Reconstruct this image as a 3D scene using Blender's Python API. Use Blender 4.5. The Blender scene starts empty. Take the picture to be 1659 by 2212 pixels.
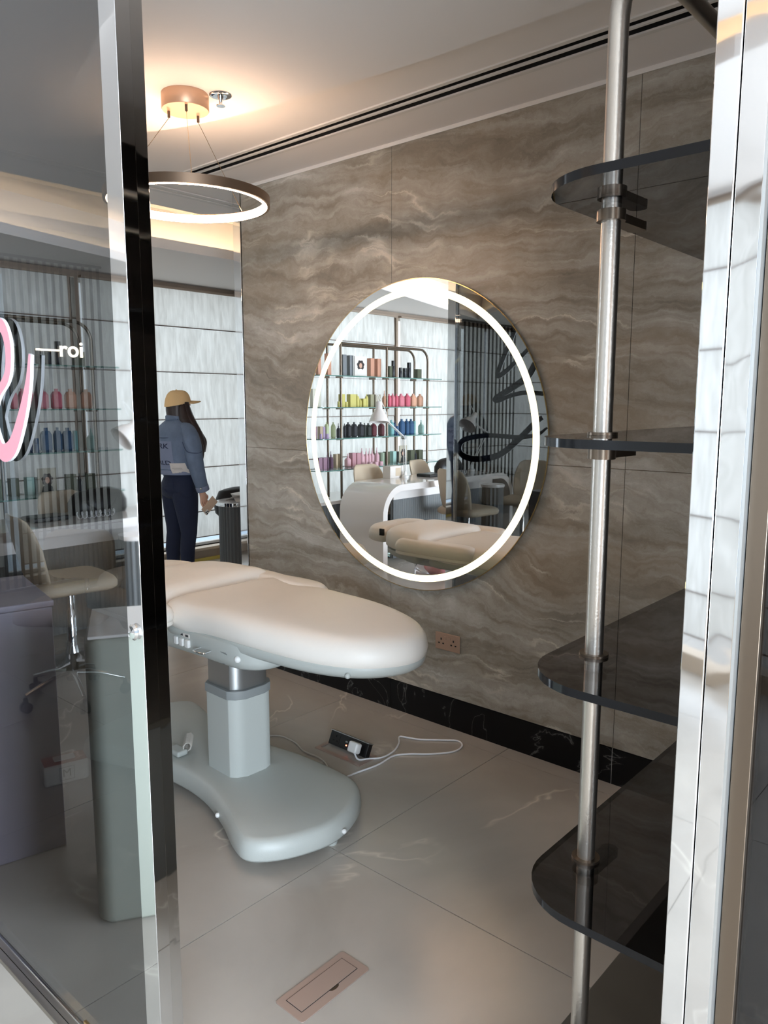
import bpy, bmesh, math, random
from math import sin, cos, tan, atan, atan2, pi, sqrt, radians, hypot
from mathutils import Vector, Matrix
random.seed(7)
scene = bpy.context.scene
COL = scene.collection

# ------------------------------------------------------------------ camera
F_PX = 1662.0
PITCH = atan(236 / 1662.0)
YAW = radians(48.4)
CAM_H = 1.5
cd = bpy.data.cameras.new('camera')
cam = bpy.data.objects.new('camera', cd)
COL.objects.link(cam)
cam.location = (0, 0, CAM_H)
cam.rotation_euler = (pi / 2 - PITCH, 0, -YAW)
cd.sensor_fit = 'VERTICAL'
cd.sensor_height = 24.0
cd.lens = 24.0 * F_PX / 2212.0
cd.clip_start = 0.02
cd.clip_end = 100
scene.camera = cam

# ------------------------------------------------------------------ world, exposure, large lights
world = bpy.data.worlds.new('world')
scene.world = world
world.use_nodes = True
bg = world.node_tree.nodes['Background']
bg.inputs[0].default_value = (0.72, 0.85, 1.0, 1)
bg.inputs[1].default_value = 0.55
scene.view_settings.view_transform = 'Standard'
scene.view_settings.look = 'None'
scene.view_settings.exposure = 1.18
scene.view_settings.gamma = 1.0
scene.view_settings.use_curve_mapping = False
try:
    scene.cycles.max_bounces = 14
    scene.cycles.transparent_max_bounces = 24
    scene.cycles.glossy_bounces = 8
    scene.cycles.transmission_bounces = 8
    scene.cycles.sample_clamp_indirect = 6.0
    scene.cycles.caustics_reflective = False
    scene.cycles.caustics_refractive = False
    scene.cycles.use_denoising = True
    scene.cycles.use_light_tree = True
except Exception:
    pass

def area(name, loc, direction, sx, sy, power, color):
    l = bpy.data.lights.new(name, 'AREA')
    l.shape = 'RECTANGLE'
    l.size = sx
    l.size_y = sy
    l.energy = power
    l.color = color
    o = bpy.data.objects.new(name, l)
    COL.objects.link(o)
    o.location = loc
    o.rotation_euler = Vector(direction).to_track_quat('-Z', 'Y').to_euler()
    return o

DAY = (0.80, 0.90, 1.0)
WARM = (1.0, 0.62, 0.32)
# daylight outside the far window wall, outside the slanted window wall, and outside the glazed shop front
area('daylight_far', (0.8, 6.75, 1.45), (0, -1, 0), 11.5, 2.6, 72, (1.0, 0.93, 0.85))
area('daylight_slanted', (-4.1, 3.3, 1.4), (1, .28, 0), 5.4, 2.4, 50, DAY)
area('daylight_front', (-1.0, -2.9, 1.5), (0.12, 1, -0.05), 4.6, 2.5, 400, (0.76, 0.88, 1.0))

# ------------------------------------------------------------------ node helpers
def new_mat(name):
    m = bpy.data.materials.new(name)
    m.use_nodes = True
    nt = m.node_tree
    for n in list(nt.nodes):
        nt.nodes.remove(n)
    out = nt.nodes.new('ShaderNodeOutputMaterial')
    return m, nt, out

def N(nt, kind, **kw):
    n = nt.nodes.new(kind)
    for k, v in kw.items():
        if k.startswith('i_'):
            n.inputs[k[2:].replace('_', ' ')].default_value = v
        else:
            setattr(n, k, v)
    return n

def principled(name, color, rough=0.5, metal=0.0, spec=0.5, noise=0.0, nscale=8.0, bump=0.0, bscale=40.0,
               coat=0.0, sheen=0.0, sss=0.0, emis=None, estr=0.0, alpha=1.0, trans=0.0):
    m, nt, out = new_mat(name)
    p = N(nt, 'ShaderNodeBsdfPrincipled')
    c = tuple(color) + (1.0,) if len(color) == 3 else color
    p.inputs['Base Color'].default_value = c
    p.inputs['Roughness'].default_value = rough
    p.inputs['Metallic'].default_value = metal
    p.inputs['Specular IOR Level'].default_value = spec
    p.inputs['Coat Weight'].default_value = coat
    p.inputs['Sheen Weight'].default_value = sheen
    p.inputs['Subsurface Weight'].default_value = sss
    p.inputs['Alpha'].default_value = alpha
    p.inputs['Transmission Weight'].default_value = trans
    if emis:
        p.inputs['Emission Color'].default_value = tuple(emis) + (1.0,)
        p.inputs['Emission Strength'].default_value = estr
    tc = N(nt, 'ShaderNodeTexCoord')
    if noise > 0:
        n = N(nt, 'ShaderNodeTexNoise')
        n.inputs['Scale'].default_value = nscale
        n.inputs['Detail'].default_value = 5
        nt.links.new(tc.outputs['Object'], n.inputs['Vector'])
        mx = N(nt, 'ShaderNodeMix', data_type='RGBA')
        mx.inputs[6].default_value = tuple(x * (1 - noise) for x in c[:3]) + (1,)
        mx.inputs[7].default_value = tuple(min(1, x * (1 + noise)) for x in c[:3]) + (1,)
        nt.links.new(n.outputs['Fac'], mx.inputs[0])
        nt.links.new(mx.outputs[2], p.inputs['Base Color'])
    if bump > 0:
        n2 = N(nt, 'ShaderNodeTexNoise')
        n2.inputs['Scale'].default_value = bscale
        n2.inputs['Detail'].default_value = 3
        nt.links.new(tc.outputs['Object'], n2.inputs['Vector'])
        b = N(nt, 'ShaderNodeBump')
        b.inputs['Strength'].default_value = bump
        b.inputs['Distance'].default_value = 0.01
        nt.links.new(n2.outputs['Fac'], b.inputs['Height'])
        nt.links.new(b.outputs[0], p.inputs['Normal'])
    nt.links.new(p.outputs[0], out.inputs[0])
    return m

def emission(name, color, strength):
    m, nt, out = new_mat(name)
    e = N(nt, 'ShaderNodeEmission')
    e.inputs[0].default_value = tuple(color) + (1,)
    e.inputs[1].default_value = strength
    nt.links.new(e.outputs[0], out.inputs[0])
    return m

def ramp(nt, stops):
    r = N(nt, 'ShaderNodeValToRGB')
    el = r.color_ramp.elements
    while len(el) < len(stops):
        el.new(0.5)
    for e, (pos, c) in zip(el, stops):
        e.position = pos
        e.color = tuple(c) + (1,) if len(c) == 3 else c
    return r

def srgb(r, g, b):
    f = lambda c: (c / 255 / 12.92) if c / 255 <= 0.04045 else ((c / 255 + 0.055) / 1.055) ** 2.4
    return (f(r), f(g), f(b))

def marble_mat():
    """taupe onyx: wavy horizontal strata with pale veins; world position drives it, so slabs run on"""
    m, nt, out = new_mat('onyx_marble')
    L = nt.links.new
    geo = N(nt, 'ShaderNodeNewGeometry')
    sep = N(nt, 'ShaderNodeSeparateXYZ')
    L(geo.outputs['Position'], sep.inputs[0])
    oi = N(nt, 'ShaderNodeObjectInfo')
    # large swells of the strata
    def noise(vec, scale, detail=3, rough=0.5):
        n = N(nt, 'ShaderNodeTexNoise')
        n.inputs['Scale'].default_value = scale
        n.inputs['Detail'].default_value = detail
        n.inputs['Roughness'].default_value = rough
        L(vec, n.inputs['Vector'])
        return n.outputs['Fac']
    def math(op, a, b=None, c=None):
        n = N(nt, 'ShaderNodeMath', operation=op)
        for i, v in enumerate((a, b, c)):
            if v is None: continue
            if isinstance(v, (int, float)): n.inputs[i].default_value = v
            else: L(v, n.inputs[i])
        return n.outputs[0]
    def comb(y, z, w=0.0):
        n = N(nt, 'ShaderNodeCombineXYZ')
        for i, v in enumerate((y, z, w)):
            if isinstance(v, (int, float)): n.inputs[i].default_value = v
            else: L(v, n.inputs[i])
        return n.outputs[0]
    Y, Z = sep.outputs[1], sep.outputs[2]
    rnd = math('MULTIPLY', oi.outputs['Random'], 0.0)
    base = comb(Y, Z, rnd)
    sw = noise(comb(math('MULTIPLY', Y, 0.75), Z, rnd), 1.0, 4, 0.55)
    sw2 = noise(base, 4.0, 7, 0.68)
    zz = math('ADD', Z, math('MULTIPLY', math('SUBTRACT', sw, 0.5), 0.50))
    zz = math('ADD', zz, math('MULTIPLY', math('SUBTRACT', sw2, 0.5), 0.16))
    zz = math('ADD', zz, math('MULTIPLY', Y, -0.05))
    v1 = comb(math('MULTIPLY', Y, 0.55), math('MULTIPLY', zz, 5.0), rnd)
    v2 = comb(math('MULTIPLY', Y, 1.2), math('MULTIPLY', zz, 26.0), rnd)
    b1 = noise(v1, 1.0, 8, 0.66)
    b2 = noise(v2, 1.0, 7, 0.68)
    b3 = noise(base, 7.0, 8, 0.7)
    t = math('ADD', math('MULTIPLY', b1, 0.50), math('MULTIPLY', b2, 0.30))
    t = math('ADD', t, math('MULTIPLY', b3, 0.20))
    r = ramp(nt, [(0.36, srgb(106, 99, 89)), (0.45, srgb(134, 126, 114)), (0.50, srgb(152, 145, 134)),
                  (0.55, srgb(167, 162, 153)), (0.63, srgb(196, 193, 186))])
    L(t, r.inputs[0])
    # rusty tint patches
    tint = noise(comb(math('MULTIPLY', Y, .9), math('MULTIPLY', zz, 3.2), 3.3), 1.0, 3)
    tr = ramp(nt, [(0.5, (0, 0, 0)), (0.68, (1, 1, 1))])
    L(tint, tr.inputs[0])
    mx = N(nt, 'ShaderNodeMix', data_type='RGBA', blend_type='MIX')
    L(math('MULTIPLY', tr.outputs[0], 0.36), mx.inputs[0])
    L(r.outputs[0], mx.inputs[6])
    mx.inputs[7].default_value = srgb(142, 120, 94) + (1,)
    # pale veins: iso lines of the strata coordinate
    vn = noise(comb(math('MULTIPLY', Y, .8), math('MULTIPLY', zz, 4.4), 7.7), 1.0, 4, 0.55)
    d1 = math('ABSOLUTE', math('SUBTRACT', vn, 0.5))
    vr = ramp(nt, [(0.0, (1, 1, 1)), (0.012, (.35, .35, .35)), (0.03, (0, 0, 0))])
    L(d1, vr.inputs[0])
    gate = ramp(nt, [(0.45, (0, 0, 0)), (0.6, (1, 1, 1))])
    L(noise(base, 2.3, 2), gate.inputs[0])
    vf = math('MULTIPLY', math('MULTIPLY', vr.outputs[0], gate.outputs[0]), 0.65)
    mx2 = N(nt, 'ShaderNodeMix', data_type='RGBA')
    L(vf, mx2.inputs[0])
    L(mx.outputs[2], mx2.inputs[6])
    mx2.inputs[7].default_value = srgb(214, 205, 190) + (1,)
    p = N(nt, 'ShaderNodeBsdfPrincipled')
    L(mx2.outputs[2], p.inputs['Base Color'])
    p.inputs['Roughness'].default_value = 0.32
    p.inputs['Specular IOR Level'].default_value = 0.35
    L(p.outputs[0], out.inputs[0])
    return m

def floor_mat():
    m, nt, out = new_mat('porcelain_floor')
    L = nt.links.new
    geo = N(nt, 'ShaderNodeNewGeometry')
    n1 = N(nt, 'ShaderNodeTexNoise')
    n1.inputs['Scale'].default_value = 1.6
    n1.inputs['Detail'].default_value = 6
    n1.inputs['Distortion'].default_value = 0.6
    L(geo.outputs['Position'], n1.inputs['Vector'])
    r = ramp(nt, [(0.3, srgb(168, 161, 153)), (0.7, srgb(192, 185, 176))])
    L(n1.outputs['Fac'], r.inputs[0])
    # thin pale veins
    n2 = N(nt, 'ShaderNodeTexNoise')
    n2.inputs['Scale'].default_value = 0.9
    n2.inputs['Detail'].default_value = 5
    n2.inputs['Roughness'].default_value = 0.55
    n2.inputs['Distortion'].default_value = 0.9
    L(geo.outputs['Position'], n2.inputs['Vector'])
    sb = N(nt, 'ShaderNodeMath', operation='SUBTRACT')
    sb.inputs[1].default_value = 0.5
    L(n2.outputs['Fac'], sb.inputs[0])
    ab = N(nt, 'ShaderNodeMath', operation='ABSOLUTE')
    L(sb.outputs[0], ab.inputs[0])
    vr = ramp(nt, [(0.0, (1, 1, 1)), (0.004, (.45, .45, .45)), (0.011, (0, 0, 0))])
    L(ab.outputs[0], vr.inputs[0])
    n3 = N(nt, 'ShaderNodeTexNoise')
    n3.inputs['Scale'].default_value = 2.0
    L(geo.outputs['Position'], n3.inputs['Vector'])
    g = ramp(nt, [(0.48, (0, 0, 0)), (0.62, (1, 1, 1))])
    L(n3.outputs['Fac'], g.inputs[0])
    mu = N(nt, 'ShaderNodeMath', operation='MULTIPLY')
    L(vr.outputs[0], mu.inputs[0])
    L(g.outputs[0], mu.inputs[1])
    mx = N(nt, 'ShaderNodeMix', data_type='RGBA')
    L(mu.outputs[0], mx.inputs[0])
    L(r.outputs[0], mx.inputs[6])
    mx.inputs[7].default_value = srgb(218, 210, 198) + (1,)
    p = N(nt, 'ShaderNodeBsdfPrincipled')
    L(mx.outputs[2], p.inputs['Base Color'])
    p.inputs['Roughness'].default_value = 0.25
    p.inputs['Specular IOR Level'].default_value = 0.55
    L(p.outputs[0], out.inputs[0])
    return m

def blind_mat():
    """woven blind: lets daylight through"""
    m, nt, out = new_mat('blind_fabric')
    L = nt.links.new
    tc = N(nt, 'ShaderNodeNewGeometry')
    mp = N(nt, 'ShaderNodeMapping')
    mp.inputs['Scale'].default_value = (30, 30, 5)
    L(tc.outputs['Position'], mp.inputs['Vector'])
    n = N(nt, 'ShaderNodeTexNoise')
    n.inputs['Scale'].default_value = 1.0
    n.inputs['Detail'].default_value = 5
    n.inputs['Distortion'].default_value = 0.4
    L(mp.outputs[0], n.inputs['Vector'])
    r = ramp(nt, [(0.3, srgb(205, 202, 196)), (0.7, srgb(232, 230, 225))])
    L(n.outputs['Fac'], r.inputs[0])
    d = N(nt, 'ShaderNodeBsdfDiffuse')
    t = N(nt, 'ShaderNodeBsdfTranslucent')
    L(r.outputs[0], d.inputs[0])
    L(r.outputs[0], t.inputs[0])
    mx = N(nt, 'ShaderNodeMixShader')
    mx.inputs[0].default_value = 0.5
    L(d.outputs[0], mx.inputs[1])
    L(t.outputs[0], mx.inputs[2])
    L(mx.outputs[0], out.inputs[0])
    return m

def tinted_glass(name, tint, boost=1.8, rough=0.0, refl=(0.95, 0.97, 1.0)):
    m, nt, out = new_mat(name)
    L = nt.links.new
    # Schlick-like reflectance, the same for both faces of a thin pane
    lw = N(nt, 'ShaderNodeLayerWeight')
    lw.inputs[0].default_value = 0.5
    pw = N(nt, 'ShaderNodeMath', operation='POWER')
    pw.inputs[1].default_value = 3.6
    L(lw.outputs['Facing'], pw.inputs[0])
    ma = N(nt, 'ShaderNodeMath', operation='MULTIPLY_ADD')
    ma.inputs[1].default_value = 0.95
    ma.inputs[2].default_value = 0.045
    L(pw.outputs[0], ma.inputs[0])
    mu = N(nt, 'ShaderNodeMath', operation='MULTIPLY', use_clamp=True)
    mu.inputs[1].default_value = boost
    L(ma.outputs[0], mu.inputs[0])
    tr = N(nt, 'ShaderNodeBsdfTransparent')
    tr.inputs[0].default_value = tuple(tint) + (1,)
    gl = N(nt, 'ShaderNodeBsdfGlossy')
    gl.inputs[0].default_value = tuple(refl) + (1,)
    gl.inputs['Roughness'].default_value = rough
    mx = N(nt, 'ShaderNodeMixShader')
    L(mu.outputs[0], mx.inputs[0])
    L(tr.outputs[0], mx.inputs[1])
    L(gl.outputs[0], mx.inputs[2])
    L(mx.outputs[0], out.inputs[0])
    return m

def black_marble():
    m, nt, out = new_mat('black_marble')
    L = nt.links.new
    geo = N(nt, 'ShaderNodeNewGeometry')
    n2 = N(nt, 'ShaderNodeTexNoise')
    n2.inputs['Scale'].default_value = 3.5
    n2.inputs['Detail'].default_value = 6
    n2.inputs['Distortion'].default_value = 1.2
    L(geo.outputs['Position'], n2.inputs['Vector'])
    sb = N(nt, 'ShaderNodeMath', operation='SUBTRACT')
    sb.inputs[1].default_value = 0.56
    L(n2.outputs['Fac'], sb.inputs[0])
    ab = N(nt, 'ShaderNodeMath', operation='ABSOLUTE')
    L(sb.outputs[0], ab.inputs[0])
    vr = ramp(nt, [(0.0, srgb(96, 96, 94)), (0.006, srgb(20, 20, 22)), (0.02, srgb(10, 10, 12))])
    L(ab.outputs[0], vr.inputs[0])
    p = N(nt, 'ShaderNodeBsdfPrincipled')
    L(vr.outputs[0], p.inputs['Base Color'])
    p.inputs['Roughness'].default_value = 0.3
    p.inputs['Specular IOR Level'].default_value = 0.25
    L(p.outputs[0], out.inputs[0])
    return m

M = {}
M['marble'] = marble_mat()
M['floor'] = floor_mat()
M['grout'] = principled('grout', srgb(96, 90, 84), 0.8)
M['grout_light'] = principled('pale_grout', srgb(140, 116, 92), 0.8)
M['blackmarble'] = black_marble()
M['ceiling'] = principled('ceiling_paint', srgb(228, 222, 218), 0.85)
M['white_paint'] = principled('white_paint', srgb(214, 209, 204), 0.7)
M['beige_band'] = principled('beige_band', srgb(158, 140, 124), 0.7)
M['wall_beige'] = principled('beige_wall', srgb(196, 178, 158), 0.6)
M['blind'] = blind_mat()
M['blind_rod'] = principled('blind_rod', srgb(128, 112, 102), 0.6)
M['chrome'] = principled('polished_chrome', (0.72, 0.73, 0.74), 0.03, 1.0)
M['chrome_wavy'] = principled('hand_polished_steel', (0.66, 0.66, 0.66), 0.04, 1.0, bump=0.25, bscale=5.0)
M['brushed'] = principled('brushed_nickel', srgb(172, 166, 158), 0.33, 1.0, bump=0.05, bscale=300)
M['bronze'] = principled('dark_bronze', srgb(104, 92, 80), 0.3, 0.9)
M['slat'] = principled('black_bronze_slat', srgb(62, 56, 50), 0.1, 1.0)
M['gold'] = principled('champagne_metal', srgb(205, 175, 130), 0.25, 1.0)
M['brass_and_rim_glow'] = principled('brass_and_rim_glow', srgb(215, 185, 130), 0.2, 1.0)
M['dark_glass'] = tinted_glass('dark_tinted_glass', (0.385, 0.39, 0.385), 0.95)
M['door_glass'] = tinted_glass('brown_tinted_glass', (0.40, 0.34, 0.30), 1.0)
M['smoked'] = tinted_glass('smoked_shelf_glass', (0.34, 0.34, 0.35), 0.8)
M['smoked_edge'] = principled('smoked_glass_edge', srgb(12, 13, 16), 0.12, 0.0, 0.25)
M['clear'] = tinted_glass('clear_glass', (0.86, 0.95, 0.93), 1.0)
M['glass_edge'] = principled('green_glass_edge', srgb(92, 130, 120), 0.15)
M['window_glass'] = tinted_glass('window_glass', (0.9, 0.95, 0.98), 1.0)
M['mirror'] = principled('mirror_silver', (0.93, 0.94, 0.94), 0.0, 1.0)
M['led'] = emission('mirror_led', (1.0, 0.89, 0.50), 1.25)
M['led_ring'] = emission('pendant_led', (1.0, 0.68, 0.46), 23.0)
M['cove'] = emission('cove_led', (1.0, 0.76, 0.46), 9.0)
M['black'] = principled('black_plastic', srgb(16, 16, 17), 0.35)
M['void'] = principled('dark_recess', srgb(12, 12, 13), 0.9)
M['white_plastic'] = principled('white_plastic', srgb(236, 236, 234), 0.35)
M['white_gloss'] = principled('white_lacquer', srgb(232, 226, 222), 0.12, coat=0.4)
M['leather'] = principled('cream_leatherette', srgb(240, 234, 226), 0.42, noise=0.02, bump=0.04, bscale=260)
M['bed_grey'] = principled('grey_bed_plastic', srgb(186, 190, 186), 0.4, bump=0.06, bscale=350)
M['bed_dark'] = principled('mid_grey_bed_plastic', srgb(138, 142, 142), 0.42)
M['alu'] = principled('brushed_aluminium', srgb(178, 180, 180), 0.32, 0.85)
M['beige'] = principled('beige_upholstery', srgb(206, 188, 164), 0.55, noise=0.03)
M['fluted'] = principled('fluted_grey_panel', srgb(96, 98, 98), 0.45)
M['pink'] = principled('pink_acrylic', srgb(212, 146, 160), 0.35, spec=0.3)
M['acrylic_white'] = principled('white_acrylic_edge', srgb(238, 238, 240), 0.3)
M['dark_edge'] = principled('dark_letter_back', srgb(30, 30, 32), 0.4)
M['neon'] = emission('white_neon', (1.0, 0.9, 0.72), 9.0)
M['rose_plate'] = principled('rose_gold_plate', srgb(176, 146, 126), 0.38, 0.35)
M['floor_box'] = principled('floor_box_beige', srgb(176, 156, 146), 0.38, 0.35)
M['cable_white'] = principled('white_cable', srgb(235, 235, 238), 0.4)
M['cable_grey'] = principled('grey_cable', srgb(196, 190, 182), 0.5)
M['red_led'] = emission('red_led', (1.0, 0.12, 0.06), 5.0)
M['counter'] = principled('cream_counter', srgb(176, 180, 168), 0.35)
M['lilac'] = principled('lilac_white_cabinet', srgb(150, 142, 156), 0.35)
M['bronze_wall'] = principled('dark_bronze_panel', srgb(34, 28, 26), 0.25, 0.3)
M['canopy'] = principled('rose_bronze', srgb(196, 158, 130), 0.42, 0.55)
M['ring_metal'] = principled('brushed_bronze', srgb(150, 126, 106), 0.35, 0.9)
M['skin'] = principled('skin', srgb(214, 168, 144), 0.5, sss=0.08)
M['hair'] = principled('dark_brown_hair', srgb(42, 28, 26), 0.4, noise=0.4, nscale=30)
M['cap'] = principled('tan_cotton', srgb(228, 190, 138), 0.8, noise=0.05, bump=0.15, bscale=60)
M['denim'] = principled('washed_denim', srgb(102, 116, 138), 0.85, noise=0.38, nscale=10, bump=0.3, bscale=50)
M['denim_pale'] = principled('pale_denim_panel', srgb(124, 132, 156), 0.85, noise=0.12, nscale=20)
M['seam'] = principled('denim_seam', srgb(62, 74, 96), 0.9)
M['jeans'] = principled('dark_jeans', srgb(24, 32, 56), 0.85, noise=0.2, nscale=18, bump=0.2, bscale=60)
M['navy'] = principled('navy_print', srgb(30, 38, 66), 0.8)
M['patch'] = principled('pale_patch', srgb(206, 200, 196), 0.8, noise=0.05)
M['ink'] = principled('ink', srgb(60, 60, 62), 0.7)
M['bag_black'] = principled('black_leather_bag', srgb(20, 18, 18), 0.4, bump=0.3, bscale=15)
M['paper'] = principled('paper', srgb(232, 226, 220), 0.7)
M['blue_flyer'] = principled('dark_flyer', srgb(64, 58, 56), 0.5)
M['plastic_bag'] = tinted_glass('clear_plastic_bag', (0.93, 0.90, 0.89), 2.4, 0.12)
M['pink_bag'] = principled('pink_towels', srgb(226, 150, 152), 0.7, noise=0.1)
M['red_bag'] = principled('red_cloth', srgb(205, 58, 70), 0.7)
M['orange'] = principled('orange_print', srgb(178, 96, 58), 0.6)
M['yellow'] = principled('yellow_strip', srgb(208, 186, 96), 0.6)

# ------------------------------------------------------------------ mesh helpers
def link(name, me, mat, parent=None, smooth=False, mats=None):
    if mats:
        for mm in mats: me.materials.append(mm)
    elif mat is not None and len(me.materials) == 0:
        me.materials.append(mat)
    if smooth:
        for p in me.polygons: p.use_smooth = True
    o = bpy.data.objects.new(name, me)
    COL.objects.link(o)
    if parent is not None: o.parent = parent
    return o

def raw(name, vs, fs, mat, parent=None, smooth=False, mats=None, fm=None):
    me = bpy.data.meshes.new(name)
    me.from_pydata([tuple(v) for v in vs], [], fs)
    me.update()
    bm = bmesh.new(); bm.from_mesh(me)
    bmesh.ops.recalc_face_normals(bm, faces=bm.faces)
    bm.to_mesh(me); bm.free()
    if fm:
        for p, i in zip(me.polygons, fm): p.material_index = i
    return link(name, me, mat, parent, smooth, mats)

def autosmooth(o, ang=40):
    """smooth faces but keep edges sharper than ang"""
    me = o.data
    bm = bmesh.new(); bm.from_mesh(me)
    for f in bm.faces: f.smooth = True
    for e in bm.edges:
        if len(e.link_faces) == 2 and e.calc_face_angle(0) > radians(ang): e.smooth = False
    bm.to_mesh(me); bm.free()
    return o

class MB:
    """collects shapes for ONE mesh object"""
    def __init__(s): s.v = []; s.f = []; s.m = []
    def add(s, vs, fs, mi=0):
        b = len(s.v)
        s.v += [tuple(v) for v in vs]
        s.f += [tuple(i + b for i in f) for f in fs]
        s.m += [mi] * len(fs)
        return s
    def box(s, x0, x1, y0, y1, z0, z1, mi=0, mat=None):
        vs = [(x0, y0, z0), (x1, y0, z0), (x1, y1, z0), (x0, y1, z0), (x0, y0, z1), (x1, y0, z1), (x1, y1, z1), (x0, y1, z1)]
        if mat is not None: vs = [mat @ Vector(v) for v in vs]
        return s.add(vs, [(0, 3, 2, 1), (4, 5, 6, 7), (0, 1, 5, 4), (1, 2, 6, 5), (2, 3, 7, 6), (3, 0, 4, 7)], mi)
    def tube(s, pts, r, n=10, mi=0, caps=True):
        pts = [Vector(p) for p in pts]
        k = len(pts)
        rs = r if isinstance(r, (list, tuple)) else [r] * k
        tans = []
        for i in range(k):
            a = pts[max(0, i - 1)]; b = pts[min(k - 1, i + 1)]
            t = (b - a)
            tans.append(t.normalized() if t.length > 1e-9 else Vector((0, 0, 1)))
        up = Vector((0, 0, 1)) if abs(tans[0].z) < 0.9 else Vector((1, 0, 0))
        nrm = (up - tans[0] * up.dot(tans[0])).normalized()
        vs, fs = [], []
        for i in range(k):
            if i:
                nrm = (nrm - tans[i] * nrm.dot(tans[i]))
                nrm = nrm.normalized() if nrm.length > 1e-6 else Vector((1, 0, 0))
            bn = tans[i].cross(nrm)
            for j in range(n):
                a = 2 * pi * j / n
                vs.append(pts[i] + (nrm * cos(a) + bn * sin(a)) * rs[i])
        for i in range(k - 1):
            for j in range(n):
                fs.append((i * n + j, i * n + (j + 1) % n, (i + 1) * n + (j + 1) % n, (i + 1) * n + j))
        if caps:
            fs.append(tuple(range(n))[::-1])
            fs.append(tuple((k - 1) * n + j for j in range(n)))
        return s.add(vs, fs, mi)
    def loft(s, rings, mi=0, caps=True):
        n = len(rings[0]); fs = []; vs = [v for r in rings for v in r]
        for i in range(len(rings) - 1):
            for j in range(n):
                fs.append((i * n + j, i * n + (j + 1) % n, (i + 1) * n + (j + 1) % n, (i + 1) * n + j))
        if caps:
            fs.append(tuple(range(n))[::-1])
            fs.append(tuple((len(rings) - 1) * n + j for j in range(n)))
        return s.add(vs, fs, mi)
    def lathe(s, prof, c=(0, 0, 0), n=24, mi=0, rot=None):
        rings = []
        for r, z in prof:
            ring = []
            for j in range(n):
                a = 2 * pi * j / n
                v = Vector((r * cos(a), r * sin(a), z))
                if rot is not None: v = rot @ v
                ring.append(v + Vector(c))
            rings.append(ring)
        return s.loft(rings, mi)
    def build(s, name, mat, parent=None, smooth=False, mats=None, ang=None):
        o = raw(name, s.v, s.f, mat, parent, smooth, mats, s.m if mats else None)
        if ang: autosmooth(o, ang)
        return o

def bevel(o, w, seg=2, ang=35):
    me = o.data
    bm = bmesh.new(); bm.from_mesh(me)
    es = [e for e in bm.edges if len(e.link_faces) == 2 and e.calc_face_angle(0) > radians(ang)]
    bmesh.ops.bevel(bm, geom=es, offset=w, segments=seg, profile=0.5, affect='EDGES', clamp_overlap=True)
    bm.to_mesh(me); bm.free()
    autosmooth(o, 50)
    wn = o.modifiers.new('weighted', 'WEIGHTED_NORMAL'); wn.keep_sharp = True; wn.weight = 90
    return o

def box(name, x0, x1, y0, y1, z0, z1, mat, parent=None, bev=0.0, seg=2):
    o = MB().box(x0, x1, y0, y1, z0, z1).build(name, mat, parent)
    if bev: bevel(o, bev, seg)
    return o

def tube(name, pts, r, mat, parent=None, n=12):
    return MB().tube(pts, r, n).build(name, mat, parent, ang=40)

def catmull(pts, per=8, closed=False):
    P = [Vector(p) for p in pts]; n = len(P); out = []
    rng = n if closed else n - 1
    for i in range(rng):
        p0 = P[(i - 1) % n] if closed or i > 0 else P[0] * 2 - P[1]
        p1 = P[i]; p2 = P[(i + 1) % n]
        p3 = P[(i + 2) % n] if closed or i + 2 < n else P[-1] * 2 - P[-2]
        for k in range(per):
            t = k / per
            out.append(0.5 * ((2 * p1) + (-p0 + p2) * t + (2 * p0 - 5 * p1 + 4 * p2 - p3) * t * t + (-p0 + 3 * p1 - 3 * p2 + p3) * t ** 3))
    if not closed: out.append(P[-1])
    return out

def offset_poly(pts, d):
    """inset a closed 2d outline (counter-clockwise) by d"""
    n = len(pts); out = []
    for i in range(n):
        a = Vector(pts[i - 1][:2]); b = Vector(pts[i][:2]); c = Vector(pts[(i + 1) % n][:2])
        t = (c - a).normalized()
        out.append((b.x - t.y * d, b.y + t.x * d))
    return out

def ccw(pts):
    a = sum(pts[i - 1][0] * pts[i][1] - pts[i][0] * pts[i - 1][1] for i in range(len(pts)))
    return list(pts) if a > 0 else list(pts)[::-1]

def cushion(name, outline, levels, mat, parent=None, dome=0.0, zf=None):
    """outline: smooth closed 2d; levels: list of (inset, z) from bottom to top; top dome"""
    pts = ccw([(p[0], p[1]) for p in outline])
    rings = []
    for ins, z in levels:
        r = offset_poly(pts, min(ins, .02)) if ins else pts
        if ins > .02:       # farther in: towards the middle, so corners never cross
            gx = sum(q[0] for q in r) / len(r); gy = sum(q[1] for q in r) / len(r)
            r = [(gx + (x - gx) * max(0.2, 1 - (ins - .02) / hypot(x - gx, y - gy)), gy + (y - gy) * max(0.2, 1 - (ins - .02) / hypot(x - gx, y - gy))) for x, y in r]
        rings.append([(x, y, z + (zf(x, y) if zf else 0)) for x, y in r])
    cx = sum(p[0] for p in pts) / len(pts); cy = sum(p[1] for p in pts) / len(pts)
    last = rings[-1]; zt = levels[-1][1]
    for k in (0.75, 0.5, 0.25):
        rings.append([(cx + (x - cx) * k, cy + (y - cy) * k, zt + dome * (1 - k * k) + (zf(cx + (x - cx) * k, cy + (y - cy) * k) if zf else 0)) for x, y, z in last])
    mb = MB().loft(rings)
    return mb.build(name, mat, parent, ang=60)

def rounded_rect(x0, x1, y0, y1, r, n=6):
    pts = []
    for cx, cy, a0 in ((x1 - r, y1 - r, 0), (x0 + r, y1 - r, pi / 2), (x0 + r, y0 + r, pi), (x1 - r, y0 + r, 3 * pi / 2)):
        for k in range(n + 1):
            a = a0 + pi / 2 * k / n
            pts.append((cx + r * cos(a), cy + r * sin(a)))
    return pts

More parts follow.
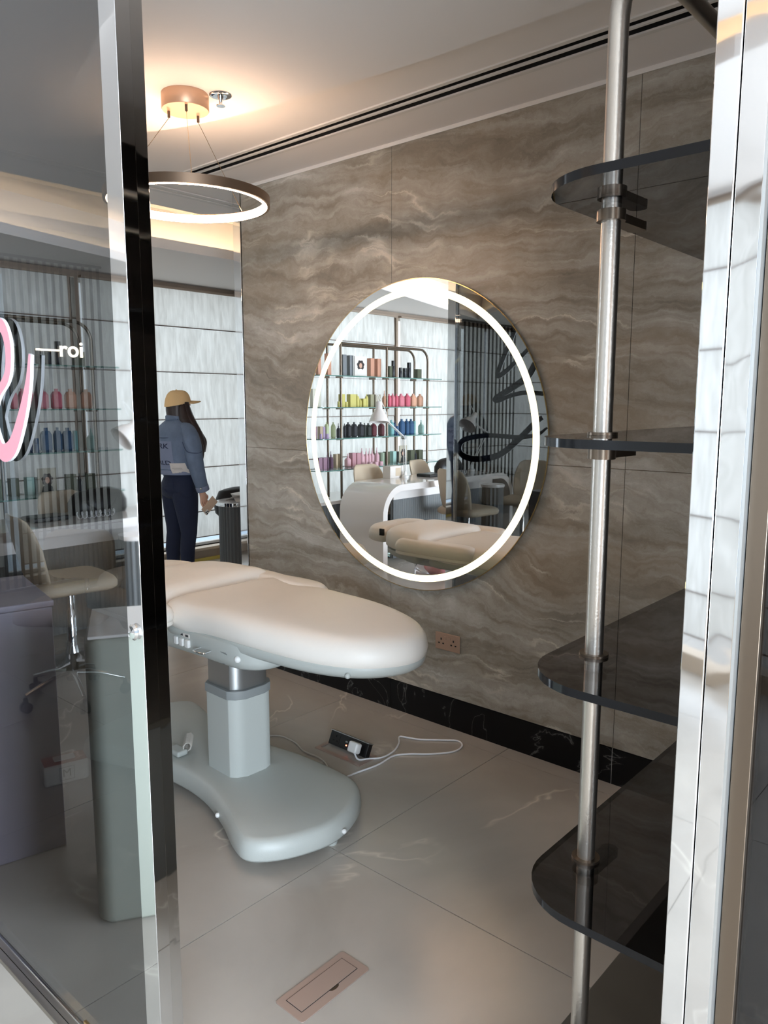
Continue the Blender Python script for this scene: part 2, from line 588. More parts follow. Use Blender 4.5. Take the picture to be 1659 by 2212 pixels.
def prism(name, pts, z0, z1, mat, parent=None, bev=0.0, mats=None, side=0):
    pts = ccw(pts); n = len(pts)
    mb = MB()
    vs = [(x, y, z0) for x, y in pts] + [(x, y, z1) for x, y in pts]
    mb.add(vs, [tuple(range(n))[::-1], tuple(range(n, 2 * n))], 0)
    mb.add(vs, [(i, (i + 1) % n, n + (i + 1) % n, n + i) for i in range(n)], side)
    o = mb.build(name, mat, parent, mats=mats)
    bm = bmesh.new(); bm.from_mesh(o.data); bmesh.ops.remove_doubles(bm, verts=bm.verts, dist=1e-6)
    bmesh.ops.recalc_face_normals(bm, faces=bm.faces); bm.to_mesh(o.data); bm.free()
    if bev: bevel(o, bev, 2)
    else: autosmooth(o, 30)
    return o

def thing(name, label, cat, loc=(0, 0, 0), rz=0.0, group=None):
    o = bpy.data.objects.new(name, None)
    o.empty_display_size = 0.05
    COL.objects.link(o)
    o.location = loc
    o.rotation_euler = (0, 0, rz)
    o['label'] = label; o['category'] = cat
    if group: o['group'] = group
    return o

def tag(o, label, cat, group=None):
    o['label'] = label; o['category'] = cat
    if group: o['group'] = group
    return o

def struct(o):
    o['kind'] = 'structure'
    return o

def sempty(name):
    o = bpy.data.objects.new(name, None)
    o.empty_display_size = 0.05
    COL.objects.link(o)
    o['kind'] = 'structure'
    return o

def text_mesh(s, size, depth, mat, name, parent, matrix, bold=0.0):
    cu = bpy.data.curves.new(name, 'FONT')
    cu.body = s; cu.size = size; cu.extrude = depth; cu.offset = bold
    cu.align_x = 'CENTER'; cu.align_y = 'CENTER'
    t = bpy.data.objects.new('tmp', cu)
    COL.objects.link(t)
    dg = bpy.context.evaluated_depsgraph_get()
    me = bpy.data.meshes.new_from_object(t.evaluated_get(dg))
    bpy.data.objects.remove(t)
    me.transform(matrix)
    me.materials.clear(); me.materials.append(mat)
    me.name = name
    o = bpy.data.objects.new(name, me)
    COL.objects.link(o)
    if parent is not None: o.parent = parent
    return o

def copy_tree(o, parent=None):
    c = o.copy(); COL.objects.link(c); c.parent = parent
    for ch in list(o.children): copy_tree(ch, c)
    return c

XW = 2.755          # face of the marble wall
XG = 0.745          # face of the glass partition

# ------------------------------------------------------------------ STRUCTURE: floor
fl = sempty('floor')
bed_b = box('screed', -4.6, 6.2, -3.1, 6.35, -0.05, -0.004, M['grout'], fl)
PX, PY, GAP = 0.965, 0.945, 0.003
ti = 0
for i in range(-6, 5):
    for j in range(-5, 6):
        x0 = 1.70 + PX * i; y0 = 1.712 + PY * j
        x1 = min(x0 + PX, 6.2); y1 = min(y0 + PY, 6.35)
        if x0 < -4.7: continue
        cuts = [(x0 + GAP / 2, x1 - GAP / 2, y0 + GAP / 2, y1 - GAP / 2)]
        mbt = MB()
        for a, b, c, d in cuts: mbt.box(a, b, c, d, -0.012, 0.0)
        mbt.build('tile', M['floor'], fl)

# ------------------------------------------------------------------ marble wall
wr = sempty('wall_right')
box('wall_core', XW + 0.012, XW + 0.16, -0.6, 3.55, 0, 2.8, M['white_paint'], wr)
SX0 = XW
ys = [-0.6, 0.0, 1.236, 2.40, 3.49]
zs = [0.148, 1.252, 2.656]
for a, b in zip(ys[:-1], ys[1:]):
    for c, d in zip(zs[:-1], zs[1:]):
        if a in (1.236, 2.40) and c == zs[1]: pass
        g = 0.0012
        mb = MB().box(XW, XW + 0.012, a + g, b - g, c + g, d - g)
        mb.build('marble_slab', M['marble'], wr)
MB().box(XW + 0.006, XW + 0.013, -0.6, 3.49, 0.14, 2.66).build('joint_filler', M['grout_light'], wr)
bb = sempty('baseboard_right')
for a, b in ((-0.6, 0.02), (0.02, 1.237), (1.237, 2.398), (2.398, 3.49)):
    MB().box(XW - 0.004, XW + 0.010, a + 0.0015, b - 0.0015, 0.0, 0.147).build('baseboard_tile', M['blackmarble'], bb)
MB().box(XW, XW + 0.009, -0.6, 3.49, 0.0, 0.146).build('joint_filler', M['paper'], bb)
struct(box('trim_1', XW - 0.006, XW + 0.16, 3.492, 3.555, 0, 2.8, M['chrome'], None, 0.002))
# marble wall's shadow gap at the ceiling
struct(box('trim_2', XW - 0.004, XW + 0.012, -0.6, 3.49, 2.640, 2.656, M['white_paint'], None))

# ------------------------------------------------------------------ ceiling
isl = catmull([(2.11, 0.9, 0), (2.10, 1.24, 0), (2.085, 1.71, 0), (2.027, 2.23, 0), (1.968, 2.61, 0), (1.839, 2.98, 0), (1.5, 3.45, 0), (0.9, 3.75, 0),
               (0.3, 3.72, 0), (0.04, 3.39, 0), (0.03, 2.94, 0), (0.13, 2.5, 0), (0.22, 2.15, 0), (0.30, 1.2, 0), (0.3, -0.4, 0), (0.9, -1.3, 0), (1.8, -1.0, 0), (2.1, 0.0, 0)], 6, closed=True)
isl2 = [(p.x, p.y) for p in isl]
ce = sempty('ceiling')
prism('ceiling_island', isl2, 2.60, 2.70, M['ceiling'], ce)
# low ceiling over treatment room and entrance (ends in a step at y = 4.16)
VX0, VX1, VY0, VY1 = 2.385, 2.505, 0.2, 3.50
mb = MB()
mb.box(VX1, 6.2, -3.0, 4.16, 2.656, 2.90)
mb.box(-1.1, VX0, -3.0, 3.80, 2.656, 2.90)
mb.box(-1.1, 1.6, 3.80, 3.86, 2.656, 2.90)
mb.box(-1.1, VX0, 3.86, 4.16, 2.656, 2.90)
mb.box(VX0, VX1, -3.0, VY0, 2.656, 2.90)
mb.box(VX0, VX1, VY1, 4.16, 2.656, 2.90)
mb.build('low_ceiling', M['ceiling'], ce)
# upper ceiling
box('upper_ceiling', -4.8, 6.2, -3.0, 6.4, 2.86, 2.95, M['ceiling'], ce)
# perimeter soffit beside the windows, with a lip that hides the cove light
LIP = [(6.2, 4.78), (0.3, 4.85), (-2.90, 5.82), (-2.25, 5.10), (-1.15, 0.88), (-1.0, -3.0)]
OUT = [(6.2, 6.4), (0.3, 6.4), (-4.6, 6.4), (-4.6, 5.6), (-3.6, 0.88), (-3.6, -3.0)]
mb = MB()
for k in range(len(LIP) - 1):
    a, b = LIP[k], LIP[k + 1]; c, d = OUT[k + 1], OUT[k]
    vs = [(p[0], p[1], z) for z in (2.558, 2.60) for p in (a, b, c, d)]
    mb.add(vs, [(0, 1, 2, 3), (7, 6, 5, 4), (0, 4, 5, 1), (1, 5, 6, 2), (2, 6, 7, 3), (3, 7, 4, 0)])
mb.build('perimeter_soffit', M['ceiling'], ce)
def inward(k, d):
    """point k of LIP moved d towards OUT"""
    v = Vector(OUT[k]) - Vector(LIP[k])
    v = v.normalized() * d
    return (LIP[k][0] + v.x, LIP[k][1] + v.y)
mb = MB()
for k in range(len(LIP) - 1):
    a, b = LIP[k], LIP[k + 1]; c, d = inward(k + 1, 0.02), inward(k, 0.02)
    vs = [(p[0], p[1], z) for z in (2.60, 2.625) for p in (a, b, c, d)]
    mb.add(vs, [(0, 1, 2, 3), (7, 6, 5, 4), (0, 4, 5, 1), (1, 5, 6, 2), (2, 6, 7, 3), (3, 7, 4, 0)])
mb.build('soffit_lip', M['ceiling'], ce)
mb = MB()
for k in range(len(LIP) - 1):
    a, b = inward(k, 0.03), inward(k + 1, 0.03); c, d = inward(k + 1, 0.045), inward(k, 0.045)
    vs = [(p[0], p[1], z) for z in (2.602, 2.612) for p in (a, b, c, d)]
    mb.add(vs, [(0, 1, 2, 3), (7, 6, 5, 4), (0, 4, 5, 1), (1, 5, 6, 2), (2, 6, 7, 3), (3, 7, 4, 0)])
mb.build('cove_light', M['cove'], ce)
mb = MB()
for k in range(len(LIP) - 1):
    a, b = inward(k, 0.16), inward(k + 1, 0.16); c, d = inward(k + 1, 0.19), inward(k, 0.19)
    vs = [(p[0], p[1], z) for z in (2.60, 2.86) for p in (a, b, c, d)]
    mb.add(vs, [(0, 1, 2, 3), (7, 6, 5, 4), (0, 4, 5, 1), (1, 5, 6, 2), (2, 6, 7, 3), (3, 7, 4, 0)])
mb.build('cove_back', M['ceiling'], ce)

def linear_vent(name, x0, x1, y0, y1, label, along='y'):
    t = thing(name, label, 'ceiling vent', ((x0 + x1) / 2, (y0 + y1) / 2, 2.656))
    ox, oy = -(x0 + x1) / 2, -(y0 + y1) / 2
    fr = 0.014
    def B(nm, a, b, c, d, e, f, m): return box(nm, a + ox, b + ox, c + oy, d + oy, e - 2.656, f - 2.656, m, t)
    rc = MB()
    for a, b, c, d, e_, f_ in ((x0, x1, y0, y1, 2.74, 2.75), (x0, x0 + .004, y0, y1, 2.657, 2.74), (x1 - .004, x1, y0, y1, 2.657, 2.74), (x0, x1, y0, y0 + .004, 2.657, 2.74), (x0, x1, y1 - .004, y1, 2.657, 2.74)):
        rc.box(a + ox, b + ox, c + oy, d + oy, e_ - 2.656, f_ - 2.656)
    rc.build('recess', M['void'], t)
    mbf = MB()
    e, f = 2.650, 2.6565
    for a, b, c, d in ((x0 - .006, x0 + fr, y0 - .02, y1 + .02), (x1 - fr, x1 + .006, y0 - .02, y1 + .02), (x0, x1, y0 - .02, y0 + fr), (x0, x1, y1 - fr, y1 + .02)):
        mbf.box(a + ox, b + ox, c + oy, d + oy, e - 2.656, f - 2.656)
    mbf.build('frame', M['white_paint'], t)
    if along == 'y':
        m_ = (x0 + x1) / 2
        B('blade', m_ - .006, m_ + .006, y0 + fr, y1 - fr, 2.652, 2.659, M['white_paint'])
    else:
        m_ = (y0 + y1) / 2
        B('blade', x0 + fr, x1 - fr, m_ - .005, m_ + .005, 2.652, 2.659, M['white_paint'])
    return t
linear_vent('linear_vent', VX0, VX1, VY0, VY1, 'long white slot air vent in the ceiling alongside the marble wall')
linear_vent('linear_vent', 1.6, 3.3, 3.80, 3.86, 'short slot air vent in the ceiling behind the ring lamp', 'x')

# ------------------------------------------------------------------ window wall
ww = sempty('wall_back')
box('sill_wall', -4.4, 6.2, 6.20, 6.36, 0, 0.125, M['wall_beige'], ww)
box('sill_ledge', -4.4, 6.2, 6.10, 6.36, 0.10, 0.125, M['wall_beige'], ww)
box('head_wall', -4.4, 6.2, 6.12, 6.36, 2.50, 2.9, M['beige_band'], ww)
tag_y = box('floor_strip', 2.8, 6.2, 6.085, 6.10, 0.0, 0.03, M['yellow'], ww)
w1 = sempty('window_1')
for x in (-4.2, -1.62, 0.45, 2.45, 4.98, 6.15):
    box('mullion', x - 0.035, x + 0.035, 6.24, 6.32, 0.125, 2.5, M['alu'], w1)
box('glass_pane', -4.4, 6.2, 6.275, 6.283, 0.125, 2.5, M['window_glass'], w1)
box('rail', -4.4, 6.2, 6.25, 6.31, 0.125, 0.150, M['white_paint'], w1)

folds = [0.236, 0.48, 0.897, 1.348, 1.772, 2.174, 2.507]
def roman_blind(p0, p1, label, group, topz=2.507):
    """hangs from p0 to p1 (plan), panels face the room"""
    a, b = Vector(p0), Vector(p1)
    d = (b - a); w = d.length; d.normalize()
    t = thing('roman_blind', label, 'blind', (a.x, a.y, 0), atan2(d.y, d.x), group)
    for k in range(len(folds) - 1):
        z0, z1 = folds[k], folds[k + 1]
        # each fold bellies slightly forward and overlaps the next one
        prof = [(-.003, z1 - .004), (-0.010, z1 - 0.02), (-0.014, (z0 + z1) / 2), (-0.018, z0 + 0.02), (-0.016, z0 + .004)]
        vs = []; n = 12
        for y, z in prof:
            for i in range(n + 1):
                x = w * i / n
                vs.append((x, y + 0.0012 * sin(x * 9 + k * 2), z))
        fs = [(r * (n + 1) + i, r * (n + 1) + i + 1, (r + 1) * (n + 1) + i + 1, (r + 1) * (n + 1) + i) for r in range(len(prof) - 1) for i in range(n)]
        raw('fabric_fold', vs, fs, M['blind'], t, smooth=True)
        box('rod', 0, w, -0.022, -0.008, z0 - .004, z0 + .004, M['blind_rod'], t)
    box('head_rail', 0, w, -0.03, 0.02, topz - 0.006, topz + 0.012, M['beige_band'], t)
    return t
WY = 6.10
roman_blind((2.55, WY), (4.95, WY), 'cream roman blind behind the standing woman', 'roman blinds')
roman_blind((5.01, WY), (6.1, WY), 'cream roman blind at the right end of the window wall', 'roman blinds')
roman_blind((0.52, WY), (2.42, WY), 'cream roman blind between the slat screen and the product shelves', 'roman blinds')
roman_blind((-1.565, WY), (0.45, WY), 'cream roman blind behind the left part of the product shelves', 'roman blinds')
roman_blind((-2.9, WY), (-1.675, WY), 'cream roman blind to the right of the bright window slit in the mirror', 'roman blinds')
roman_blind((-4.1, WY), (-3.0, WY), 'cream roman blind behind the far black slat screen', 'roman blinds')
# column between the two blinds seen in the mirror
struct(box('trim_3', -1.675, -1.64, 6.12, 6.2, 0.1, 2.5, M['beige_band']))
struct(box('trim_4', -1.60, -1.565, 6.12, 6.2, 0.1, 2.5, M['beige_band']))

# slanted window wall on the left of the salon
wl = sempty('wall_left')
A = Vector((-4.15, 6.2)); Bv = Vector((-2.62, 0.95)); Cv = Vector((-2.3, -3.0))
def wall_seg(p, q, z0, z1, mat, name, th=0.12):
    d = (q - p).normalized(); nrm = Vector((d.y, -d.x))
    if nrm.x > 0: nrm = -nrm
    pts = [p, q, q + nrm * th, p + nrm * th]
    return prism(name, [(v.x, v.y) for v in pts], z0, z1, mat, wl)
wall_seg(A, Bv, 0, 0.10, M['wall_beige'], 'sill_wall')
wall_seg(A, Bv, 2.50, 2.9, M['beige_band'], 'head_wall')
wall_seg(Bv, Cv, 0, 0.55, M['wall_beige'], 'low_wall')
wall_seg(Bv, Cv, 2.50, 2.9, M['beige_band'], 'head_wall')
dl = (Bv - A).normalized()
for t0, t1, lab in ((5.40, 3.80, 'cream roman blind on the slanted wall nearest the entrance'), (3.72, 2.1, 'cream roman blind in the middle of the slanted wall'), (2.02, 0.2, 'cream roman blind on the slanted wall beside the window corner')):
    p = A + dl * t1; q = A + dl * t0
    roman_blind((q.x + .06, q.y), (p.x + .06, p.y), lab, 'roman blinds on the slanted wall')
wf = sempty('wall_front')
box('head_wall', -2.4, 6.2, -2.75, -2.62, 2.45, 2.9, M['white_paint'], wf)
box('side_wall', 1.9, 6.2, -2.75, -2.62, 0, 2.45, M['bronze_wall'], wf)
we = sempty('wall_east')
box('end_wall', 6.15, 6.25, -2.7, 6.36, 0, 2.9, M['white_paint'], we)
wd = sempty('wall_rear')
box('rear_panel', 0.80, 2.9, -0.74, -0.62, 0, 2.66, M['bronze_wall'], wd)

# ------------------------------------------------------------------ glass partition and its chrome posts
pt = sempty('window_2')
box('glass_pane', XG, XG + 0.010, 1.31, 3.46, 0.045, 2.66, M['dark_glass'], pt)
box('post', XG - 0.005, XG + 0.024, 1.2583, 1.312, 0.0, 2.66, M['chrome'], pt, 0.0012, 1)
box('post', XG - 0.008, XG + 0.040, 3.46, 3.53, 0.0, 2.66, M['chrome'], pt, 0.002, 1)
box('door_stop', XG + 0.0245, XG + 0.050, 1.262, 1.305, 0.0, 2.66, M['chrome_wavy'], pt, 0.0012, 1)
box('bottom_rail', XG - 0.004, XG + 0.030, 1.312, 3.46, 0.0, 0.045, M['chrome'], pt, 0.002, 1)
box('rail_cover', XG - 0.022, XG - 0.0045, 1.312, 3.46, 0.0, 0.014, M['brushed'], pt, 0.001, 1)
box('head_rail', XG - 0.004, XG + 0.030, 0.22, 3.46, 2.60, 2.66, M['chrome'], pt, 0.002, 1)
box('clip', XG - 0.0035, XG + 0.001, 1.50, 1.60, 0.046, 0.066, M['brass_and_rim_glow'], pt, 0.0005, 1)
# lock cylinder on the post
lk = MB().lathe([(0.0, 0), (0.015, 0), (0.016, .004), (0.012, .008), (0.0, .009)], (XG - 0.005, 1.285, 1.072), 20, rot=Matrix.Rotation(-pi / 2, 4, 'Y').to_3x3()).build('lock_cylinder', M['chrome'], pt, ang=40)

# door frame on the right of the opening
dj = sempty('door_1')
box('jamb', XG - 0.005, XG + 0.05, 0.2432, 0.2662, 0.0, 2.66, M['chrome'], dj, 0.0012, 1)
box('jamb_return', XG - 0.003, XG + 0.045, 0.2190, 0.2430, 0.0, 2.66, M['chrome_wavy'], dj, 0.0012, 1)
box('seal', XG - 0.006, XG + 0.01, 0.2160, 0.2188, 0.0, 2.66, M['alu'], dj)
box('glass_pane', XG + 0.01, XG + 0.020, -0.6, 0.205, 0.03, 2.66, M['door_glass'], dj)
box('stile', XG + 0.004, XG + 0.03, 0.198, 0.2155, 0.0, 2.66, M['bronze'], dj, 0.001, 1)

# ------------------------------------------------------------------ script sign on the glass
def ribbon(name, pts, widths, parent, x0, th=0.007, per=8):
    """stroke in the y-z plane: pink face to -x, white sides, dark back"""
    c = catmull([(0, p[0], p[1]) for p in pts], per)
    ws = catmull([(w, 0, 0) for w in widths], per)
    vs = []; fs = []; fm = []
    n = len(c)
    for i in range(n):
        t = (c[min(n - 1, i + 1)] - c[max(0, i - 1)]); t.normalize()
        nn = Vector((0, -t.z, t.y)); w = max(ws[i].x, .002) / 2
        for dx in (0, th):
            for s_ in (-1, 1):
                v = c[i] + nn * w * s_; vs.append((x0 + dx, v.y, v.z))
    for i in range(n - 1):
        a, b = i * 4, (i + 1) * 4
        fs += [(a, a + 1, b + 1, b), (a + 2, b + 2, b + 3, a + 3), (a, b, b + 2, a + 2), (a + 1, a + 3, b + 3, b + 1)]
        fm += [0, 2, 1, 1]
    fs += [(0, 2, 3, 1), (n * 4 - 4, n * 4 - 3, n * 4 - 1, n * 4 - 2)]; fm += [1, 1]
    return raw(name, vs, fs, None, parent, mats=[M['pink'], M['acrylic_white'], M['dark_edge']], fm=fm)
sg = thing('script_sign', 'pink script lettering with white edges mounted on the dark glass partition', 'sign', (XG - 0.002, 2.4, 1.5))
def rel(pts): return [(y - 2.4, z - 1.5) for y, z in pts]
SX = -0.013
ribbon('letter', rel([(1.86, 1.44), (1.81, 1.515), (1.752, 1.56), (1.738, 1.62), (1.762, 1.665), (1.81, 1.66), (1.85, 1.58), (1.855, 1.48), (1.815, 1.395), (1.755, 1.400), (1.700, 1.46), (1.655, 1.535), (1.634, 1.60)]),
       [.012, .02, .026, .03, .03, .03, .032, .036, .040, .040, .034, .022, .010], sg, SX)
ribbon('letter', rel([(2.74, 1.40), (2.80, 1.36), (2.93, 1.24), (3.10, 1.12), (3.32, 1.085), (3.44, 1.13), (3.41, 1.22), (3.20, 1.262), (2.93, 1.258), (2.78, 1.28), (2.7, 1.33)]),
       [.03, .04, .045, .045, .045, .045, .04, .035, .03, .025, .015], sg, SX)
ribbon('letter', rel([(2.98, 2.0), (3.03, 1.90), (3.10, 1.75), (3.115, 1.69), (3.05, 1.72), (2.95, 1.80), (2.86, 1.88), (2.78, 2.0)]), [.03, .035, .035, .035, .035, .03, .03, .03], sg, SX)
ribbon('letter', rel([(2.80, 1.78), (2.87, 1.68), (3.0, 1.60), (3.13, 1.53), (3.10, 1.515), (3.0, 1.55), (2.88, 1.57), (2.72, 1.56)]), [.05, .05, .045, .04, .03, .03, .03, .03], sg, SX)
ribbon('letter', rel([(2.62, 1.30), (2.55, 1.42), (2.47, 1.60), (2.42, 1.62), (2.44, 1.46), (2.50, 1.34), (2.42, 1.32), (2.30, 1.45)]), [.02, .03, .035, .035, .035, .035, .03, .02], sg, SX)
ribbon('letter', rel([(2.25, 1.62), (2.2, 1.5), (2.16, 1.36), (2.1, 1.33), (2.03, 1.42), (1.98, 1.6), (1.97, 1.45), (1.93, 1.40)]), [.03, .035, .035, .03, .03, .03, .035, .02], sg, SX)

# ------------------------------------------------------------------ LED mirror
mr = thing('round_mirror', 'large round wall mirror with an illuminated ring on the marble wall', 'mirror', (XW, 2.262, 1.340))
R = 0.707
rotX = Matrix.Rotation(-pi / 2, 3, 'Y')
MB().lathe([(0, 0), (R - .03, 0), (R - .03, .012), (0, .012)], (0, 0, 0), 96, rot=rotX).build('backing', M['white_plastic'], mr, ang=30)
MB().lathe([(0, .012), (R, .012), (R, .018), (0, .018)], (0, 0, 0), 96, rot=rotX).build('glass', M['mirror'], mr, ang=30)
def annulus(name, r0, r1, x0, x1, mat, parent, n=128):
    vs = []; fs = []
    for k in range(n):
        a = 2 * pi * k / n
        for r, x in ((r0, x0), (r1, x0), (r1, x1), (r0, x1)): vs.append((x, r * cos(a), r * sin(a)))
    for k in range(n):
        a, b = k * 4, ((k + 1) % n) * 4
        for q in range(4): fs.append((a + q, a + (q + 1) % 4, b + (q + 1) % 4, b + q))
    return raw(name, vs, fs, mat, parent)
annulus('light_ring', 0.638, 0.669, -0.0188, -0.0181, M['led'], mr)
annulus('glass_rim', R, R + 0.003, -0.0185, -0.0115, M['brass_and_rim_glow'], mr)  # gold colour paints in the LED glow caught on the glass edge

# ------------------------------------------------------------------ wall socket
sk = thing('wall_socket', 'rose gold double power socket on the marble wall under the mirror', 'socket', (XW, 2.051, 0.409))
box('faceplate', -0.007, 0.0, -0.07, 0.07, -0.040, 0.040, M['rose_plate'], sk, 0.002, 1)
for s_ in (-1, 1):
    cy = -s_ * -0.035
    mbh = MB()
    mbh.box(-0.0085, -0.0068, cy - .003, cy + .003, 0.006, 0.016)
    mbh.box(-0.0085, -0.0068, cy - .016, cy - .008, -0.012, -0.006)
    mbh.box(-0.0085, -0.0068, cy + .008, cy + .016, -0.012, -0.006)
    mbh.build('pin_holes', M['black'], sk)
for cy in (0.011, -0.011):
    box('switch', -0.010, -0.007, cy - .006, cy + .006, 0.010, 0.026, M['rose_plate'], sk, 0.001, 1)

# ------------------------------------------------------------------ floor boxes
b1 = thing('floor_box', 'closed beige floor box set flush in the floor tile in front', 'floor box', (1.247, 1.3165, 0.0))
prism('frame', rounded_rect(-.122, .122, -.0515, .0515, .008, 3), 0.0004, 0.003, M['floor_box'], b1, 0.0008)
MB().box(-.101, .100, -.026, .033, .0030, .0036).build('gap', M['void'], b1)
box('lid', -.0995, .0985, -.0245, .0315, .0030, .0046, M['floor_box'], b1, 0.0006, 1)
prism('finger_notch', [( .012 + .016 * cos(a), -.026 - .008 * sin(a)) for a in [k * pi / 8 for k in range(9)]], .0030, .0034, M['bronze'], b1)
b2 = thing('floor_box', 'opened floor box with black sockets popped up near the bed base', 'floor box', (2.247, 2.215, 0.0))
fr = MB()
for a, b, c, d in ((-.058, -.038, -.135, .135), (.040, .058, -.135, .135), (-.038, .040, -.135, -.115), (-.038, .040, .118, .135)): fr.box(a, b, c, d, 0.0004, .004)
fr.build('frame', M['floor_box'], b2)
# inner module tilted up: faces -x, hinge on +x side
md = MB(); rotm = Matrix.Translation((0.012, 0, 0.006)) @ Matrix.Rotation(radians(26), 4, 'Y')
md.box(-.012, .014, -.112, .112, 0.0, .058, mat=rotm)
mo = md.build('socket_module', M['black'], b2)
bevel(mo, .001, 1)
lid_ = MB().box(-.016, .016, -.114, .116, .0585, .0615, mat=rotm).build('lid', M['alu'], b2)
for cy in (0.075, -0.055):
    h = MB()
    h.box(-.0132, -.0122, cy - .024, cy + .024, .010, .052, mat=rotm)
    h.build('socket_face', M['bag_black'], b2)
    h = MB()
    h.box(-.0142, -.0131, cy - .003, cy + .003, .036, .045, mat=rotm)
    h.box(-.0142, -.0131, cy - .014, cy - .007, .018, .023, mat=rotm)
    h.box(-.0142, -.0131, cy + .007, cy + .014, .018, .023, mat=rotm)
    h.build('pin_holes', M['void'], b2)
u = MB().box(-.0135, -.0120, .004, .016, .030, .036, mat=rotm).build('usb_port', M['alu'], b2)
u = MB().box(-.0135, -.0120, .004, .010, .016, .021, mat=rotm).build('indicator', M['red_led'], b2)
pl = thing('power_plug', 'white power plug in the opened floor box with its cable looping over the floor', 'plug', (2.243, 2.150, 0.043))
plb = MB(); rp = Matrix.Rotation(radians(26), 4, 'Y')
plb.box(-.030, .006, -.026, .026, -.022, .024, mat=rp)
o = plb.build('plug_body', M['white_plastic'], pl); bevel(o, .009, 3)
cab = [(2.222, 2.140, .030), (2.222, 2.118, .010), (2.26, 2.098, .005), (2.31, 2.062, .005), (2.387, 2.064, .005), (2.465, 2.10, .005), (2.515, 2.14, .005), (2.535, 2.10, .005), (2.56, 2.045, .005), (2.622, 1.966, .005),
       (2.655, 1.915, .005), (2.625, 1.872, .005), (2.555, 1.868, .005), (2.475, 1.925, .005), (2.41, 1.998, .005), (2.35, 2.035, .005), (2.25, 2.030, .005), (2.14, 2.048, .005), (2.06, 2.06, .005), (1.97, 2.10, .005)]
tube('cable', [(p - Vector((2.243, 2.150, 0.043))) for p in catmull(cab, 8)], .0038, M['cable_white'], pl, 8)
cb2 = [(1.90, 2.60, .005), (2.0, 2.62, .005), (2.12, 2.594, .005), (2.165, 2.54, .005), (2.16, 2.44, .005), (2.13, 2.357, .005), (2.13, 2.257, .005), (2.105, 2.188, .005), (2.06, 2.15, .005), (1.98, 2.14, .005)]

# ------------------------------------------------------------------ treatment bed
bd = thing('treatment_bed', 'white padded electric treatment bed on a grey pedestal base', 'bed', (1.75, 2.35, 0))
OB = Vector((1.75, 2.35, 0))
def L2(pts): return [(x - OB.x, y - OB.y) for x, y in pts]
def smooth2(pts, per=6): return [(p.x, p.y) for p in catmull([(x, y, 0) for x, y in pts], per, closed=True)]
leg_out = smooth2(L2([(1.63, 2.60), (1.635, 2.35), (1.645, 2.05), (1.675, 1.83), (1.745, 1.67), (1.86, 1.580), (1.975, 1.575), (2.085, 1.65), (2.165, 1.80), (2.205, 2.0), (2.215, 2.25), (2.20, 2.42), (2.175, 2.60), (1.93, 2.625)]))
def legz(x, y):
    return -0.012 * math.exp(-((y - .10) / .09) ** 2) + 0.010 * max(0, min(1, (y - .1) / .15)) - 0.010 * max(0, (-y - .35) / .4)
cushion('leg_cushion', leg_out, [(.012, .640), (.002, .650), (-.002, .670), (.004, .700), (.020, .722), (.048, .735), (.085, .741)], M['leather'], bd, dome=.006, zf=legz)
leg_f = cushion('leg_frame', leg_out, [(.07, .592), (.030, .597), (.008, .612), (.002, .636), (.010, .646)], M['bed_grey'], bd)
mid_out = smooth2(L2([(1.61, 2.63), (1.61, 2.76), (1.62, 2.90), (1.68, 2.99), (1.88, 3.02), (2.08, 2.99), (2.16, 2.89), (2.195, 2.76), (2.195, 2.64), (1.93, 2.645)]))
cushion('back_cushion', mid_out, [(.012, .650), (0, .660), (-.002, .700), (.006, .732), (.026, .752), (.055, .763), (.09, .768)], M['leather'], bd, dome=.010, zf=lambda x, y: .012 * sin((y - .3) * 5.0))
cushion('back_frame', mid_out, [(.09, .600), (.04, .606), (.014, .625), (.008, .652)], M['bed_grey'], bd)
head_out = smooth2(L2([(1.66, 3.01), (1.62, 3.09), (1.68, 3.19), (1.86, 3.225), (2.02, 3.19), (2.08, 3.09), (2.06, 3.01), (1.86, 3.035)]))
cushion('head_cushion', head_out, [(.012, .670), (0, .680), (0, .715), (.010, .742), (.03, .757), (.06, .764)], M['leather'], bd, dome=.004)
for sx, yy in ((2.185, 2.53), (1.56, 2.74)):
    c = smooth2([(sx - 1.75 - .062, yy - 2.35 - .20), (sx - 1.75 - .066, yy - 2.35 + .05), (sx - 1.75 - .06, yy - 2.35 + .24), (sx - 1.75, yy - 2.35 + .28), (sx - 1.75 + .06, yy - 2.35 + .24), (sx - 1.75 + .066, yy - 2.35 + .05), (sx - 1.75 + .060, yy - 2.35 - .20), (sx - 1.75, yy - 2.35 - .26)])
    a_ = cushion('armrest', c, [(.010, .672), (0, .682), (-.002, .70), (.006, .722), (.020, .736), (.036, .741)], M['leather'], bd, dome=.004)
    cushion('armrest_base', c, [(.012, .655), (.002, .662), (.004, .676)], M['leather'], a_)
    box('armrest_bracket', min(sx, 1.9) - 1.75 - .01, max(sx, 1.9) - 1.75 + .01, yy - 2.35 - .015, yy - 2.35 + .015, .632, .656, M['alu'], a_)
# little black tag on the seam
box('label_tag', .335, .348, .655, .685, .715, .755, M['black'], bd)
